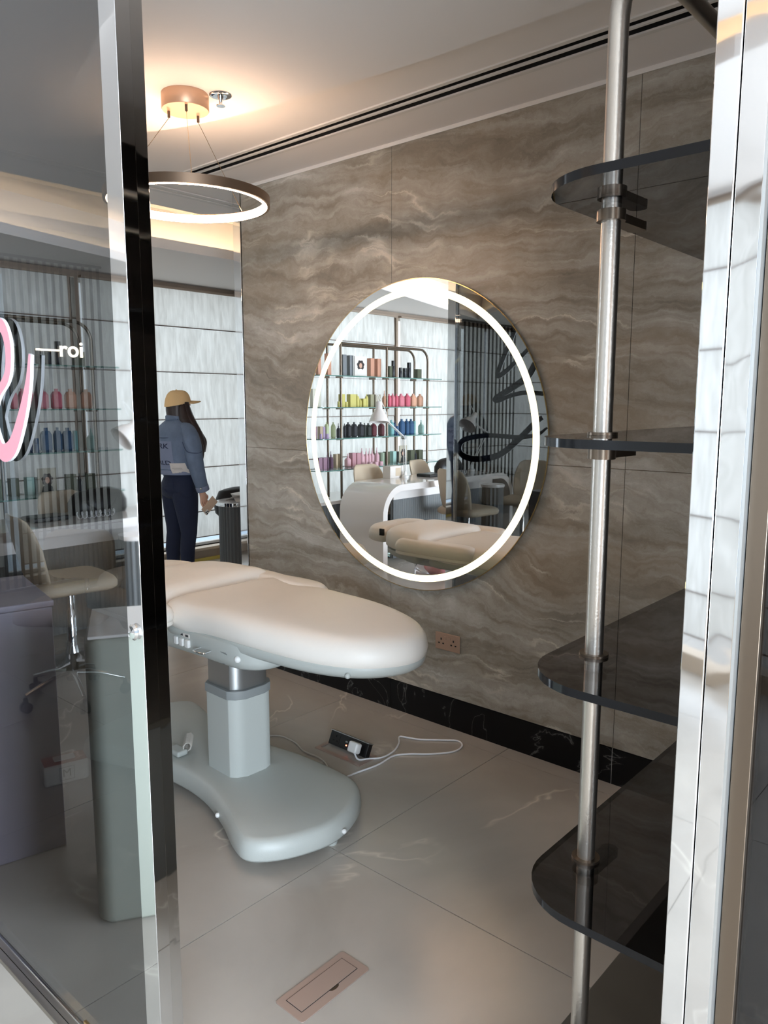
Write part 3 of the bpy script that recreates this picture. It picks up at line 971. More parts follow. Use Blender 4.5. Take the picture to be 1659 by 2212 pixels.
# under housing
hs = ccw(L2([(1.625, 2.95), (1.628, 2.30), (1.66, 2.12), (1.76, 2.06), (1.90, 2.10), (1.96, 2.3), (1.96, 2.95), (1.8, 3.02)]))
hs = smooth2(hs, 5)
cushion('housing', hs, [(.07, .533), (.040, .538), (.015, .550), (.004, .575), (.002, .632), (.01, .64)], M['bed_grey'], bd)
hg = [(-.112, .02), (-.122, .10), (-.122, .30), (-.08, .44)]
for k in range(3):
    y = .165 - .037 * k
    t_ = box('cable_hook', -.136, -.118, y - .012, y + .012, .575, .606, M['white_plastic'], bd, .004, 2)
box('control_label', -.128, -.1225, .08, .18, .612, .628, M['paper'], bd, .001, 1)
for k, y in enumerate((.165, .13, .095)):
    box('control_mark', -.1290, -.1281, y - .009, y + .009, .616, .624, M['ink'], bd)
tube('release_handle', catmull([(-.122, .02, .588), (-.15, .02, .586), (-.156, .005, .586), (-.156, -.03, .586), (-.150, -.045, .586), (-.122, -.045, .588)], 5), .0035, M['chrome'], bd, 8)
mbk = MB()
mbk.add([(-.118, -.03, .60), (-.118, -.13, .60), (-.105, -.16, .575), (-.105, -.10, .545), (-.10, 0.0, .555), (-.08, -.03, .60), (-.08, -.13, .60), (-.07, -.16, .575), (-.07, -.10, .545), (-.06, 0.0, .555)],
        [(0, 1, 2, 3, 4), (9, 8, 7, 6, 5), (0, 5, 6, 1), (1, 6, 7, 2), (2, 7, 8, 3), (3, 8, 9, 4), (4, 9, 5, 0)])
o = mbk.build('bracket', M['bed_dark'], bd); bevel(o, .004, 2)
def ball(name, c, r, mat, parent):
    prof = [(max(r * sin(pi * k / 8), 1e-5), -r * cos(pi * k / 8)) for k in range(9)]
    return MB().lathe(prof, c, 14).build(name, mat, parent, smooth=True)
ball('knob', (-.105, -.185, .585), .013, M['white_plastic'], bd)
for x, y in ((-.02, -.655), (.10, -.745), (.33, -.685)):
    ball('bumper', (x, y, .614), .010, M['bed_grey'], bd)
tube('power_cord', [p - Vector((OB.x, OB.y, 0)) for p in catmull(cb2, 8)], .0036, M['cable_grey'], bd, 8)
# column
def col_out(x0, x1, y0, y1, c):
    return [(x0, y0 + c), (x0 + c * .6, y0), (x1 - c * 1.4, y0), (x1 - c * .6, y0 + c * .4), (x1, y0 + c * 1.2), (x1, y1 - c), (x1 - c, y1), (x0 + c, y1), (x0, y1 - c)]
co = L2([(1.655, 2.245), (1.672, 2.222), (1.705, 2.203), (1.79, 2.200), (1.825, 2.212), (1.845, 2.24), (1.848, 2.36), (1.825, 2.40), (1.69, 2.405), (1.66, 2.385)])
prism('column_sleeve', co, .100, .408, M['bed_grey'], bd, .003)
cc = offset_poly(ccw(co), -.006)
prism('column_collar', cc, .408, .442, M['bed_dark'], bd, .003)
ci = offset_poly(ccw(co), .010)
prism('column_inner', ci, .442, .60, M['alu'], bd, .001)
# base: hourglass plate
bo = smooth2(L2([(1.44, 1.95), (1.425, 1.865), (1.475, 1.800), (1.56, 1.752), (1.68, 1.722), (1.80, 1.745), (1.90, 1.80), (1.965, 1.87), (1.985, 1.97), (1.985, 2.20), (1.955, 2.42), (1.955, 2.60), (1.98, 2.80), (2.02, 2.98), (1.97, 3.06), (1.85, 3.10), (1.70, 3.10), (1.55, 3.06), (1.45, 2.98), (1.46, 2.87), (1.53, 2.68), (1.565, 2.48), (1.555, 2.28), (1.50, 2.09)]), 5)
cushion('base_plate', bo, [(.03, .028), (.006, .030), (0, .040), (.004, .072), (.012, .090), (.02, .098), (.036, .102)], M['bed_grey'], bd, dome=0.001)
for x, y in ((1.50, 1.90), (1.72, 1.77), (1.92, 1.92), (1.6, 2.98), (1.9, 3.0)):
    MB().lathe([(.004, 0), (.020, 0), (.022, .008), (.020, .03), (.004, .03)], (x - OB.x, y - OB.y, 0), 14).build('foot', M['bed_grey'], bd, ang=40)
for x, y in ((1.735, 1.722), (1.512, 2.13)):
    ball('base_bumper', (x - OB.x, y - OB.y, .055), .009, M['white_plastic'], bd)
# remote hanging with its coiled lead beside the column
hc = thing('hand_control', 'grey coiled hand control lead lying on the bed base behind its column', 'remote control', (1.66, 2.55, .105))
pts = [(.02 * cos(k * .9) + .001 * k, .05 * (k / 40.0) - .02 + .0, .026 + .020 * sin(k * .9)) for k in range(60)]
tube('coil', pts, .0035, M['cable_grey'], hc, 6)
box('handset', -.05, .0, -.03, .05, .0, .024, M['bed_grey'], hc, .008, 2)

# ------------------------------------------------------------------ ring pendant
pc = thing('ring_pendant', 'bronze ring pendant lamp with glowing inner edge hanging over the bed', 'pendant lamp', (1.735, 2.50, 2.60))
MB().lathe([(.002, 0), (.083, 0), (.084, -.002), (.084, -.052), (.082, -.055), (.002, -.055)], (0, 0, 0), 48).build('canopy', M['canopy'], pc, ang=40)
RZ = 2.272 - 2.60; RR = 0.312
RC = (0.085, 0.125)
def ring_part(name, r0, r1, z0, z1, mat, n=96):
    vs = []; fs = []
    for k in range(n):
        a = 2 * pi * k / n
        for r, z in ((r0, z0), (r1, z0), (r1, z1), (r0, z1)): vs.append((RC[0] + r * cos(a), RC[1] + r * sin(a), z))
    for k in range(n):
        a, b = k * 4, ((k + 1) % n) * 4
        for q in range(4): fs.append((a + q, a + (q + 1) % 4, b + (q + 1) % 4, b + q))
    return autosmooth(raw(name, vs, fs, mat, pc), 40)
ring_part('ring_frame', RR - .011, RR, RZ - .016, RZ + .018, M['ring_metal'])
ring_part('ring_light', RR - .022, RR - .0115, RZ - .017, RZ + .012, M['led_ring'])
for k in range(3):
    a = radians(48.4 * -1 - 90 + 180 + 120 * k + 42)
    a = [atan2(-.85, -.53), atan2(.85 * .2, 1.0), atan2(.9, -.7)][k]
    p0 = (.062 * cos(a), .062 * sin(a), -.055); p1 = (RC[0] + (RR - .006) * cos(a), RC[1] + (RR - .006) * sin(a), RZ + .018)
    MB().lathe([(.002, -.024), (.005, -.022), (.005, 0), (.002, 0)], p0, 10).build('cable_gripper', M['bronze'], pc, ang=40)
    tube('suspension_wire', [(p0[0], p0[1], -.078), p1], .0009, M['gold'], pc, 5)
sp = thing('sprinkler', 'small chrome fire sprinkler head in the ceiling beside the pendant canopy', 'sprinkler', (1.822, 2.407, 2.60))
MB().lathe([(.018, 0), (.038, 0), (.040, -.003), (.036, -.005), (.018, -.004)], (0, 0, 0), 24).build('escutcheon', M['chrome'], sp, ang=40)
MB().lathe([(.002, .01), (.012, .01), (.010, -.012), (.006, -.018), (.006, -.034), (.016, -.036), (.016, -.039), (.002, -.039)], (0, 0, 0), 18).build('head', M['chrome'], sp, ang=40)

# ------------------------------------------------------------------ tube and glass shelving on the right
rk = thing('shelf_rack', 'brushed metal tube rack with smoked glass shelves at the right edge', 'shelf', (0.972, 0.470, 0))
OX, OY = 0.972, 0.470
RB = .12
arch = [(0, 0, 0.536), (0, 0, 1.0), (0, 0, 2.08 - RB)] + [(RB - RB * cos(a), 0, 2.08 - RB + RB * sin(a)) for a in [k * pi / 20 for k in range(1, 11)]] + [(.4, 0, 2.08), (XW - OX - .0, 0, 2.08)]
tube('pole', arch, .0126, M['brushed'], rk, 24)
arch2 = [(p[0], p[1] - .42, p[2]) for p in arch]
tube('pole', arch2, .0126, M['brushed'], rk, 16)
for z in (1.764, 1.457, 1.150, .843):
    x0, x1, y0, y1 = .835 - OX, XW - OX - .35, -.50, .522 - OY
    r = .10; pts = []
    for k in range(11):
        a = pi / 2 + pi / 2 * k / 10
        pts.append((x0 + r + r * cos(a), y1 - r + r * sin(a)))
    pts += [(x0, y0), (x1, y0), (x1, y1)]
    s_ = prism('shelf_glass', pts, z - .011, z, None, rk, mats=[M['smoked'], M['smoked_edge']], side=1)
    for dy in (0, -.42):
        c_ = MB().lathe([(.0127, z - .032), (.0185, z - .032), (.0185, z - .018), (.0127, z - .018)], (0, dy, 0), 24)
        c_.build('clamp', M['bronze'], rk, ang=40)
        pr = prism('clamp_arm', [(.012, dy - .010), (.075, dy - .012)] + [(.078 + .013 * sin(a), dy - .013 * cos(a)) for a in [k * pi / 8 for k in range(9)]] + [(.075, dy + .012), (.012, dy + .010)], z - .031, z - .020, M['bronze'], rk)
        MB().lathe([(.0127, z + .0002), (.020, z + .0002), (.020, z + .004), (.0127, z + .004)], (0, dy, 0), 24).build('collar', M['bronze'], rk, ang=40)
cbx = thing('low_cabinet', 'dark brown low cabinet top below the smoked glass shelves', 'cabinet', (1.8, 0.0, 0))
box('top', -.93 - .02, .945, -.5, .512, .515, .535, principled('dark_taupe_top', srgb(70, 66, 60), 0.45), cbx, .002, 1)
box('body', -.90, .94, -.48, .49, .0, .514, M['fluted'], cbx, .002, 1)

# ------------------------------------------------------------------ PERSON (faces +x, back to the entrance)
PO = Vector((3.52, 5.32, 0))
pn = thing('person', 'person in a tan cap, denim jacket and dark jeans standing with a phone in hand', 'person', tuple(PO), radians(-4))
# one continuous body grown with the skin modifier
def skin_body(name, nodes, edges, mat, parent, sub=2, root=0):
    me = bpy.data.meshes.new(name)
    me.from_pydata([n[0] for n in nodes], edges, [])
    o = bpy.data.objects.new(name, me)
    COL.objects.link(o)
    md = o.modifiers.new('skin', 'SKIN')
    md.use_smooth_shade = True
    for i, n in enumerate(nodes):
        r = n[1]
        sv = me.skin_vertices[0].data[i]
        sv.radius = r if isinstance(r, tuple) else (r, r)
        sv.use_root = (i == root)
    ss = o.modifiers.new('sub', 'SUBSURF'); ss.levels = sub; ss.render_levels = sub
    dg = bpy.context.evaluated_depsgraph_get()
    me2 = bpy.data.meshes.new_from_object(o.evaluated_get(dg))
    bpy.data.objects.remove(o)
    me2.name = name
    me2.materials.clear(); me2.materials.append(mat)
    for p in me2.polygons: p.use_smooth = True
    ob = bpy.data.objects.new(name, me2)
    COL.objects.link(ob); ob.parent = parent
    return ob
nodes = []; edges = []
def nd(p, r, link_=None):
    nodes.append((p, r)); i = len(nodes) - 1
    if link_ is not None: edges.append((link_, i))
    return i
pel = nd((0, 0, .86), (.105, .13))
wst = nd((0, 0, 1.00), (.085, .11), pel)
chs = nd((-.01, 0, 1.20), (.10, .14), wst)
nk0 = nd((-.015, 0, 1.325), (.07, .10), chs)
nk = nd((.0, 0, 1.375), (.045, .045), nk0)
hd0 = nd((.018, 0, 1.425), (.060, .056), nk)
hd1 = nd((.022, 0, 1.495), (.086, .070), hd0)
hd2 = nd((.012, 0, 1.535), (.064, .056), hd1)
# right leg (-y), left leg (+y)
for s_, fx in ((-1, 0.0), (1, -.03)):
    hip = nd((0, s_ * .085, .80), .083, pel)
    kn = nd((.012 + fx, s_ * .088, .46), .052, hip)
    cf = nd((-.008 + fx, s_ * .088, .32), .048, kn)
    an = nd((-.01 + fx, s_ * .088, .09), .032, cf)
    toe = nd((.10 + fx, s_ * .095, .035), .026, an)
# arms with hands
def arm(s_, sh, el, wr, hand_dir, curl):
    a = nd((sh[0] * .3, s_ * .10, 1.30), .055, nk0)
    b = nd(sh, .048, a)
    c = nd(el, .038, b)
    d = nd(wr, (.024, .024), c)
    hdv = Vector(hand_dir).normalized()
    w = Vector(wr)
    palm = w + hdv * .045
    p1 = nd(tuple(palm), (.022, .032) if abs(hdv.z) > .5 else .026, d)
    side = Vector((1, 0, 0)) - hdv * hdv.x
    side.normalize()
    nrm = hdv.cross(side) * s_
    lens = [.062, .070, .066, .052]
    for k in range(4):
        off = side * (.026 - .0175 * k)
        r0 = palm + hdv * .028 + off
        f0 = nd(tuple(r0), .0095, p1)
        q1 = r0 + (hdv * cos(curl * .5) + nrm * sin(curl * .5)) * lens[k] * .5
        f1 = nd(tuple(q1), .0085, f0)
        q2 = q1 + (hdv * cos(curl * 1.4) + nrm * sin(curl * 1.4)) * lens[k] * .55
        nd(tuple(q2), .0072, f1)
    t0 = w + hdv * .022 + side * .026
    t_0 = nd(tuple(t0), .010, p1)
    t1 = t0 + (side * .55 + hdv * .6 + nrm * .35).normalized() * .034
    t_1 = nd(tuple(t1), .009, t_0)
    nd(tuple(t1 + (hdv * .85 + nrm * .4).normalized() * .026), .0078, t_1)
arm(-1, (-.01, -.175, 1.28), (.01, -.215, 1.01), (.065, -.222, .795), (.22, .02, -1), -.55)
arm(1, (-.01, .175, 1.28), (.01, .215, 1.03), (.06, .22, .80), (.12, .0, -1), .5)
skin_body('body', nodes, edges, M['skin'], pn)
# face details
fmb = MB()
fmb.loft([[(.100 + dx * k, y * k, z) for (dx, y) in ((0, -.012), (.018, 0), (0, .012), (-.01, 0))] for z, k in ((1.515, .4), (1.495, .8), (1.482, 1.15), (1.474, .7))])
fmb.build('nose', M['skin'], pn, smooth=True)
for s_ in (-1, 1):
    ball('eye', (.094, s_ * .030, 1.505), .009, M['white_plastic'], pn)
    ball('pupil', (.1015, s_ * .031, 1.505), .0045, M['black'], pn)
    MB().loft([[(.008 + .018 * cos(a) * k, s_ * (.078 + .008 * k), 1.495 + .028 * sin(a) * k) for a in [2 * pi * j / 10 for j in range(10)]] for k in (.5, 1.0, .8)]).build('ear', M['skin'], pn, smooth=True)
tube('lips', catmull([(.094, -.020, 1.455), (.104, 0, 1.457), (.094, .020, 1.455)], 4), .006, principled('lips', srgb(186, 110, 104), .5), pn, 6)
def ell(cx, cy, rx, ry, z, n=28, p=2.0, wob=0.0, ph=0.0):
    out = []
    for j in range(n):
        a = 2 * pi * j / n
        c, s_ = cos(a), sin(a)
        k = 1 + wob * sin(5 * a + ph)
        out.append((cx + rx * k * math.copysign(abs(c) ** (2 / p), c), cy + ry * k * math.copysign(abs(s_) ** (2 / p), s_), z))
    return out
# hair: crown shell plus a long curtain down the back and over the right shoulder
hm = MB()
hm.loft([ell(.0, 0, .066, .062, 1.545), ell(.0, 0, .082, .078, 1.52), ell(-.004, 0, .086, .084, 1.49), ell(-.010, 0, .080, .084, 1.44), ell(-.016, -.005, .070, .082, 1.39),
         ell(-.020, -.01, .06, .080, 1.34, wob=.04)])
hm.build('hair', M['hair'], pn, smooth=True)
hm = MB()
def lock(pts, rs): hm.tube(catmull(pts, 6), [v.x for v in catmull([(r, 0, 0) for r in rs], 6)], 12)
lock([(.030, -.070, 1.50), (.030, -.088, 1.42), (.045, -.120, 1.34), (.085, -.150, 1.24), (.120, -.150, 1.15), (.125, -.145, 1.08)], [.030, .040, .046, .044, .032, .006])
lock([(.0, -.075, 1.48), (.0, -.094, 1.40), (.015, -.125, 1.32), (.06, -.165, 1.22), (.095, -.170, 1.12), (.11, -.165, 1.03)], [.03, .040, .046, .040, .030, .004])
lock([(.045, -.062, 1.49), (.058, -.074, 1.41), (.075, -.11, 1.32), (.115, -.135, 1.24), (.150, -.14, 1.19), (.160, -.13, 1.11)], [.022, .030, .034, .030, .020, .004])
lock([(.04, .070, 1.50), (.04, .085, 1.40), (.07, .11, 1.30), (.11, .12, 1.20), (.12, .12, 1.12)], [.025, .035, .04, .035, .004])
hm.build('long_hair', M['hair'], pn, smooth=True)
# cap
cp = MB()
rings = []
for k in range(9):
    t = k / 8
    z = 1.480 + .120 * sin(t * pi / 2)
    r = cos(t * pi / 2) ** .62 if t < 1 else 0.02
    tilt = 0.25
    ring = ell(.004, 0, .105 * max(r, .02), .096 * max(r, .02), 0, 28)
    rings.append([(x, y, z + tilt * (x + .003) * (1 - t) * .9 + (.010 if k == 0 else 0)) for x, y, _ in ring])
cp.loft(rings)
cp.build('cap', M['cap'], pn, ang=60)
br = MB(); vs = []; fs = []
nA, nB = 12, 6
for i in range(nA + 1):
    a = -radians(62) + radians(124) * i / nA
    for j in range(nB + 1):
        t = j / nB
        rx = .104 + .105 * t * cos(a * .62)
        x = rx * cos(a * .95); y = (.092 + .004 * t) * sin(a)
        z = 1.513 + .018 * (1 - t) * .3 - .045 * (abs(sin(a)) ** 2) * .55 + .002 * t
        vs.append((x, y, z))
m_ = nB + 1
for i in range(nA):
    for j in range(nB): fs.append((i * m_ + j, (i + 1) * m_ + j, (i + 1) * m_ + j + 1, i * m_ + j + 1))
bo_ = raw('cap_brim', vs, fs, M['cap'], pn, smooth=True)
sm = bo_.modifiers.new('th', 'SOLIDIFY'); sm.thickness = .006
ball('cap_button', (-.003, 0, 1.599), .006, M['cap'], pn)
# jacket torso
jk = MB()
jk.loft([ell(-.005, 0, .140, .180, .955, 32, 2.3), ell(-.005, 0, .152, .196, .975, 32, 2.3, .012), ell(-.012, 0, .160, .200, 1.05, 32, 2.3, .02, 1), ell(-.022, 0, .158, .205, 1.15, 32, 2.3, .012, 2),
         ell(-.028, 0, .146, .208, 1.24, 32, 2.2), ell(-.024, 0, .122, .195, 1.30, 32, 2.1), ell(-.015, 0, .090, .135, 1.345, 32), ell(-.008, 0, .068, .080, 1.375, 32), ell(0, 0, .062, .064, 1.385, 32)])
jk.build('jacket', M['denim'], pn, smooth=True)
jw = MB().loft([ell(-.005, 0, .146, .187, .938, 32, 2.3), ell(-.005, 0, .150, .192, .942, 32, 2.3), ell(-.005, 0, .152, .194, .972, 32, 2.3), ell(-.005, 0, .150, .192, .978, 32, 2.3)]).build('waistband', M['denim_pale'], pn, smooth=True)
cl_ = MB().loft([ell(-.006, 0, .070, .078, 1.362, 28), ell(-.012, 0, .082, .090, 1.352, 28), ell(-.016, 0, .080, .086, 1.395, 28), ell(-.012, 0, .066, .070, 1.412, 28), ell(-.008, 0, .060, .064, 1.400, 28)])
cl_.build('collar', M['denim'], pn, smooth=True)
def sleeve(s_):
    sh = (-.012, s_ * .172, 1.270); p = [(-.015, s_ * .115, 1.305), sh, (-.004, s_ * .215, 1.18), (.010, s_ * .228, 1.04), (.035, s_ * .230, .93), (.062, s_ * .228, .845)]
    if s_ > 0: p = [(-.015, .115, 1.305), (-.012, .172, 1.270), (-.004, .215, 1.18), (.012, .23, 1.04), (.035, .23, .93), (.055, .228, .85)]
    rr = [.052, .066, .070, .064, .056, .048]
    o = MB().tube(catmull(p, 6), [v.x for v in catmull([(r, 0, 0) for r in rr], 6)], 18).build('sleeve', M['denim'], pn, smooth=True)
    d = (Vector(p[-1]) - Vector(p[-2])).normalized()
    e = Vector(p[-1])
    MB().tube([e - d * .006, e + d * .002, e + d * .034, e + d * .038], [.050, .053, .051, .046], 18).build('cuff', M['denim_pale'], pn, ang=50)
    return e
e = sleeve(-1); sleeve(1)
ball('cuff_button', (e.x - .035, e.y - .040, e.z - .012), .010, M['alu'], pn)
# seams on the jacket back and shoulder
tube('seam', catmull([(-.02, -.205, 1.27), (.02, -.262, 1.16), (.03, -.285, 1.12), (-.03, -.285, 1.115), (-.075, -.250, 1.13), (-.09, -.215, 1.2)], 5), .0035, M['seam'], pn, 6)
tube('seam', catmull([(-.045, -.192, 1.245), (-.12, -.16, 1.235), (-.168, -.08, 1.23), (-.173, 0, 1.23), (-.168, .08, 1.23)], 6), .0030, M['seam'], pn, 6)
# pale back panel with printed letters; it wraps the back of the jacket
def on_back(y, z, out=.004):
    """x of the jacket back surface at y, z"""
    lv = [(.955, -.005, .140, .18), (.975, -.005, .152, .196), (1.05, -.012, .160, .200), (1.15, -.022, .158, .205), (1.24, -.028, .146, .208), (1.30, -.024, .122, .195)]
    for a, b in zip(lv[:-1], lv[1:]):
        if z <= b[0]:
            t = (z - a[0]) / (b[0] - a[0]); cx, rx, ry = [a[i] + (b[i] - a[i]) * t for i in (1, 2, 3)]; break
    q = max(0, 1 - (abs(y) / ry) ** 2.3)
    return cx - rx * q ** (1 / 2.3) * 1.02 - out
vs = []; fs = []; ny, nz = 10, 8
for i in range(ny + 1):
    for j in range(nz + 1):
        y = -.150 + .30 * i / ny; z = .985 + .22 * j / nz
        vs.append((on_back(y, z), y, z))
for i in range(ny):
    for j in range(nz): fs.append((i * (nz + 1) + j, (i + 1) * (nz + 1) + j, (i + 1) * (nz + 1) + j + 1, i * (nz + 1) + j + 1))
raw('back_panel', vs, fs, M['denim_pale'], pn, smooth=True)
for txt, zz, sz in (('WORK', 1.165, .055), ('IT', 1.105, .05), ('WORLD', 1.035, .048)):
    tm = text_mesh(txt, sz, .0008, M['navy'], 'printed_word', pn, Matrix.Translation((0, 0, 0)))
    me = tm.data
    bm = bmesh.new(); bm.from_mesh(me)
    bmesh.ops.subdivide_edges(bm, edges=[e_ for e_ in bm.edges if e_.calc_length() > .02], cuts=1)
    for v in bm.verts:
        y = -v.co.x * 1.5; z = zz + v.co.y; o_ = v.co.z
        v.co = Vector((on_back(y, z, .0062) - o_, y, z))
    bm.to_mesh(me); bm.free()
vs = []; fs = []
for i in range(7):
    for j in range(5):
        y = -.195 + .075 * i / 6; z = .950 + .085 * j / 4
        vs.append((on_back(y, max(z, .956), .0075) , y - (.004 if j % 2 else 0), z))
for i in range(6):
    for j in range(4): fs.append((i * 5 + j, (i + 1) * 5 + j, (i + 1) * 5 + j + 1, i * 5 + j + 1))
pa = raw('patch', vs, fs, M['patch'], pn, smooth=True)
for k in range(6):
    z = 1.018 - .0115 * k
    ys_ = [-.185 + .0085 * i for i in range(7 - (k % 2))]
    tube('printed_line', [(on_back(y, z, .0088), y, z) for y in ys_], .0009, M['ink'], pa, 4)
# jeans: one mesh, hips into two legs
jn = MB()
jn.loft([ell(0, 0, .100, .135, .975, 28), ell(0, 0, .106, .150, .93, 28), ell(-.012, 0, .122, .166, .87, 28), ell(-.020, 0, .130, .172, .82, 28), ell(-.014, 0, .118, .170, .77, 28), ell(-.005, 0, .10, .165, .745, 28)])
for s_, fx in ((-1, 0.0), (1, -.03)):
    jn.loft([ell(-.010, s_ * .082, .112, .084, .80, 22), ell(-.004, s_ * .086, .103, .084, .72, 22), ell(.004 + fx * .4, s_ * .088, .088, .078, .62, 22), ell(.012 + fx * .8, s_ * .088, .070, .064, .50, 22), ell(.014 + fx, s_ * .088, .064, .060, .455, 22, 2, .02),
             ell(.004 + fx, s_ * .088, .062, .058, .40, 22), ell(-.006 + fx, s_ * .088, .060, .056, .32, 22), ell(-.006 + fx, s_ * .088, .050, .048, .18, 22), ell(-.006 + fx, s_ * .088, .050, .048, .10, 22, 2, .03)])
jn.build('jeans', M['jeans'], pn, smooth=True)
tube('pocket_seam', catmull([(-.148, -.02, .90), (-.145, -.055, .905), (-.125, -.10, .90), (-.12, -.10, .83), (-.145, -.055, .80), (-.15, -.02, .83)], 5), .002, M['navy'], pn, 5)
for s_, fx in ((-1, 0.0), (1, -.03)):
    c = smooth2([(-.07 + fx, s_ * .09 - .035), (.03 + fx, s_ * .09 - .042), (.13 + fx, s_ * .095 - .040), (.16 + fx, s_ * .095), (.13 + fx, s_ * .095 + .040), (.03 + fx, s_ * .09 + .042), (-.07 + fx, s_ * .09 + .035), (-.085 + fx, s_ * .09)])
    cushion('shoe', c, [(.0, .0), (-.003, .012), (0, .03), (.008, .05), (.02, .062)], M['white_plastic'], pn, dome=.02)
ph = thing('phone', 'gold cased phone held in the standing woman\'s right hand', 'phone', (PO.x + .095, PO.y - .255, .690), 0)
mphone = Matrix.Rotation(radians(48), 4, 'Y') @ Matrix.Rotation(radians(0), 4, 'Z')
def pbox(nm, a, b, c, d, e_, f, m, par, bv=0):
    o = MB().box(a, b, c, d, e_, f, mat=mphone).build(nm, m, par)
    if bv: bevel(o, bv, 3)
    return o
pbox('case', -.036, .036, -.0045, .0045, -.074, .074, principled('gold_phone_case', srgb(216, 186, 160), .3, .4), ph, .004)
cmo = pbox('camera_plate', .0, .034, -.0065, -.0044, -.072, -.036, M['paper'], ph, .001)
for a, b in ((.010, -.062), (.026, -.062), (.018, -.046)):
    pbox('lens', a - .006, a + .006, -.0078, -.0064, b - .006, b + .006, M['black'], cmo, .001)

# ------------------------------------------------------------------ fluted pedestal with papers and bag behind the marble wall
fp = thing('fluted_pedestal', 'dark grey fluted pedestal table with a chrome edged top', 'table', (4.30, 5.50, 0))
def fluted_wall(mb, outline, z0, z1, depth=.008):
    n = len(outline)
    ins = offset_poly(ccw(outline), depth)
    oc = ccw(outline)
    pts = []
    for i in range(n):
        pts.append(oc[i] if (i // 1) % 2 == 0 else ins[i])
    vs = [(x, y, z0) for x, y in pts] + [(x, y, z1) for x, y in pts]
    mb.add(vs, [(i, (i + 1) % n, n + (i + 1) % n, n + i) for i in range(n)] + [tuple(range(n))[::-1], tuple(range(n, 2 * n))])
def resample(pts, step):
    P = [Vector((p[0], p[1])) for p in pts]; P.append(P[0]); out = []
    total = sum((P[i + 1] - P[i]).length for i in range(len(P) - 1)); n = int(total / step) // 2 * 2
    d = total / n; acc = 0; i = 0; pos = P[0].copy()
    for k in range(n):
        t = k * d
        a = 0
        for i in range(len(P) - 1):
            l = (P[i + 1] - P[i]).length
            if a + l >= t - 1e-9:
                q = P[i].lerp(P[i + 1], (t - a) / l if l > 0 else 0); out.append((q.x, q.y)); break
            a += l
    return out
ro = rounded_rect(-.24, .55, -.17, .17, .165, 8)
mb = MB(); fluted_wall(mb, resample(ro, .016), 0, .60); mb.build('fluted_body', M['fluted'], fp)
prism('top', rounded_rect(-.265, .57, -.19, .19, .185, 10), .60, .635, M['chrome'], fp, .004)
prism('top_surface', rounded_rect(-.255, .56, -.18, .18, .175, 10), .635, .640, M['white_gloss'], fp, .001)
sf = thing('round_pouf', 'small grey round pouf behind the fluted pedestal, under the black bag', 'stool', (4.56, 5.86, 0))
MB().lathe([(.002, 0), (.14, 0), (.15, .02), (.15, .42), (.135, .455), (.002, .458)], (0, 0, 0), 28).build('pouf_body', M['beige'], sf, ang=50)
bgm = thing('black_bag', 'black leather bag behind the chrome topped pedestal and its papers', 'bag', (4.47, 5.84, .458))
cushion('bag_body', smooth2([(-.24, -.02), (-.18, -.09), (.0, -.11), (.2, -.09), (.28, 0), (.2, .07), (0, .09), (-.18, .06)]), [(.03, .0), (.0, .03), (-.01, .09), (.01, .17), (.04, .23)], M['bag_black'], bgm, dome=.03)
tag(raw('folded_flyers', [(4.12, 5.38, .642), (4.36, 5.34, .642), (4.40, 5.52, .642), (4.14, 5.56, .642), (4.12, 5.40, .70), (4.36, 5.36, .69), (4.40, 5.52, .72), (4.18, 5.54, .70)],
        [(0, 1, 2, 3), (0, 1, 6, 7), (4, 5, 2, 3), (4, 5, 6, 7)], M['paper'], smooth=False), 'folded white flyers lying open on the pedestal table', 'papers')

# ------------------------------------------------------------------ slat screens
def slat_screen(label, x0, x1, y, z0, z1, pitch, w, d):
    t = thing('slat_screen', label, 'screen', ((x0 + x1) / 2, y, 0))
    ox = -(x0 + x1) / 2
    proto_me = None
    n = int((x1 - x0) / pitch)
    for k in range(n + 1):
        x = x0 + pitch * k + ox
        if proto_me is None:
            o = MB().box(-w / 2, w / 2, -d / 2, d / 2, z0, z1).build('slat', M['slat'], t)
            bevel(o, .001, 1); proto_me = o.data; o.location.x = x
        else:
            o = bpy.data.objects.new('slat', proto_me); COL.objects.link(o); o.parent = t; o.location.x = x
    box('top_rail', x0 + ox - .01, x1 + ox + .01, -.01, .01, z1 - .02, z1, M['slat'], t)
    box('bottom_rail', x0 + ox - .01, x1 + ox + .01, -.01, .01, z0, z0 + .02, M['slat'], t)
    return t
slat_screen('vertical black metal slat screen before the window, seen through the dark partition', 2.02, 3.18, 5.80, 0.10, 2.555, .060, .022, .012)
slat_screen('tall black slat screen in the far left corner, seen in the mirror', -3.95, -2.72, 5.92, .10, 2.555, .092, .034, .008)
sgn = thing('lit_sign', 'small glowing white script sign on the black slat screen', 'sign', (2.82, 5.785, 1.90))
text_mesh('—roi', .17, .004, M['neon'], 'letters', sgn, Matrix.Rotation(pi / 2, 4, 'X'), .002)

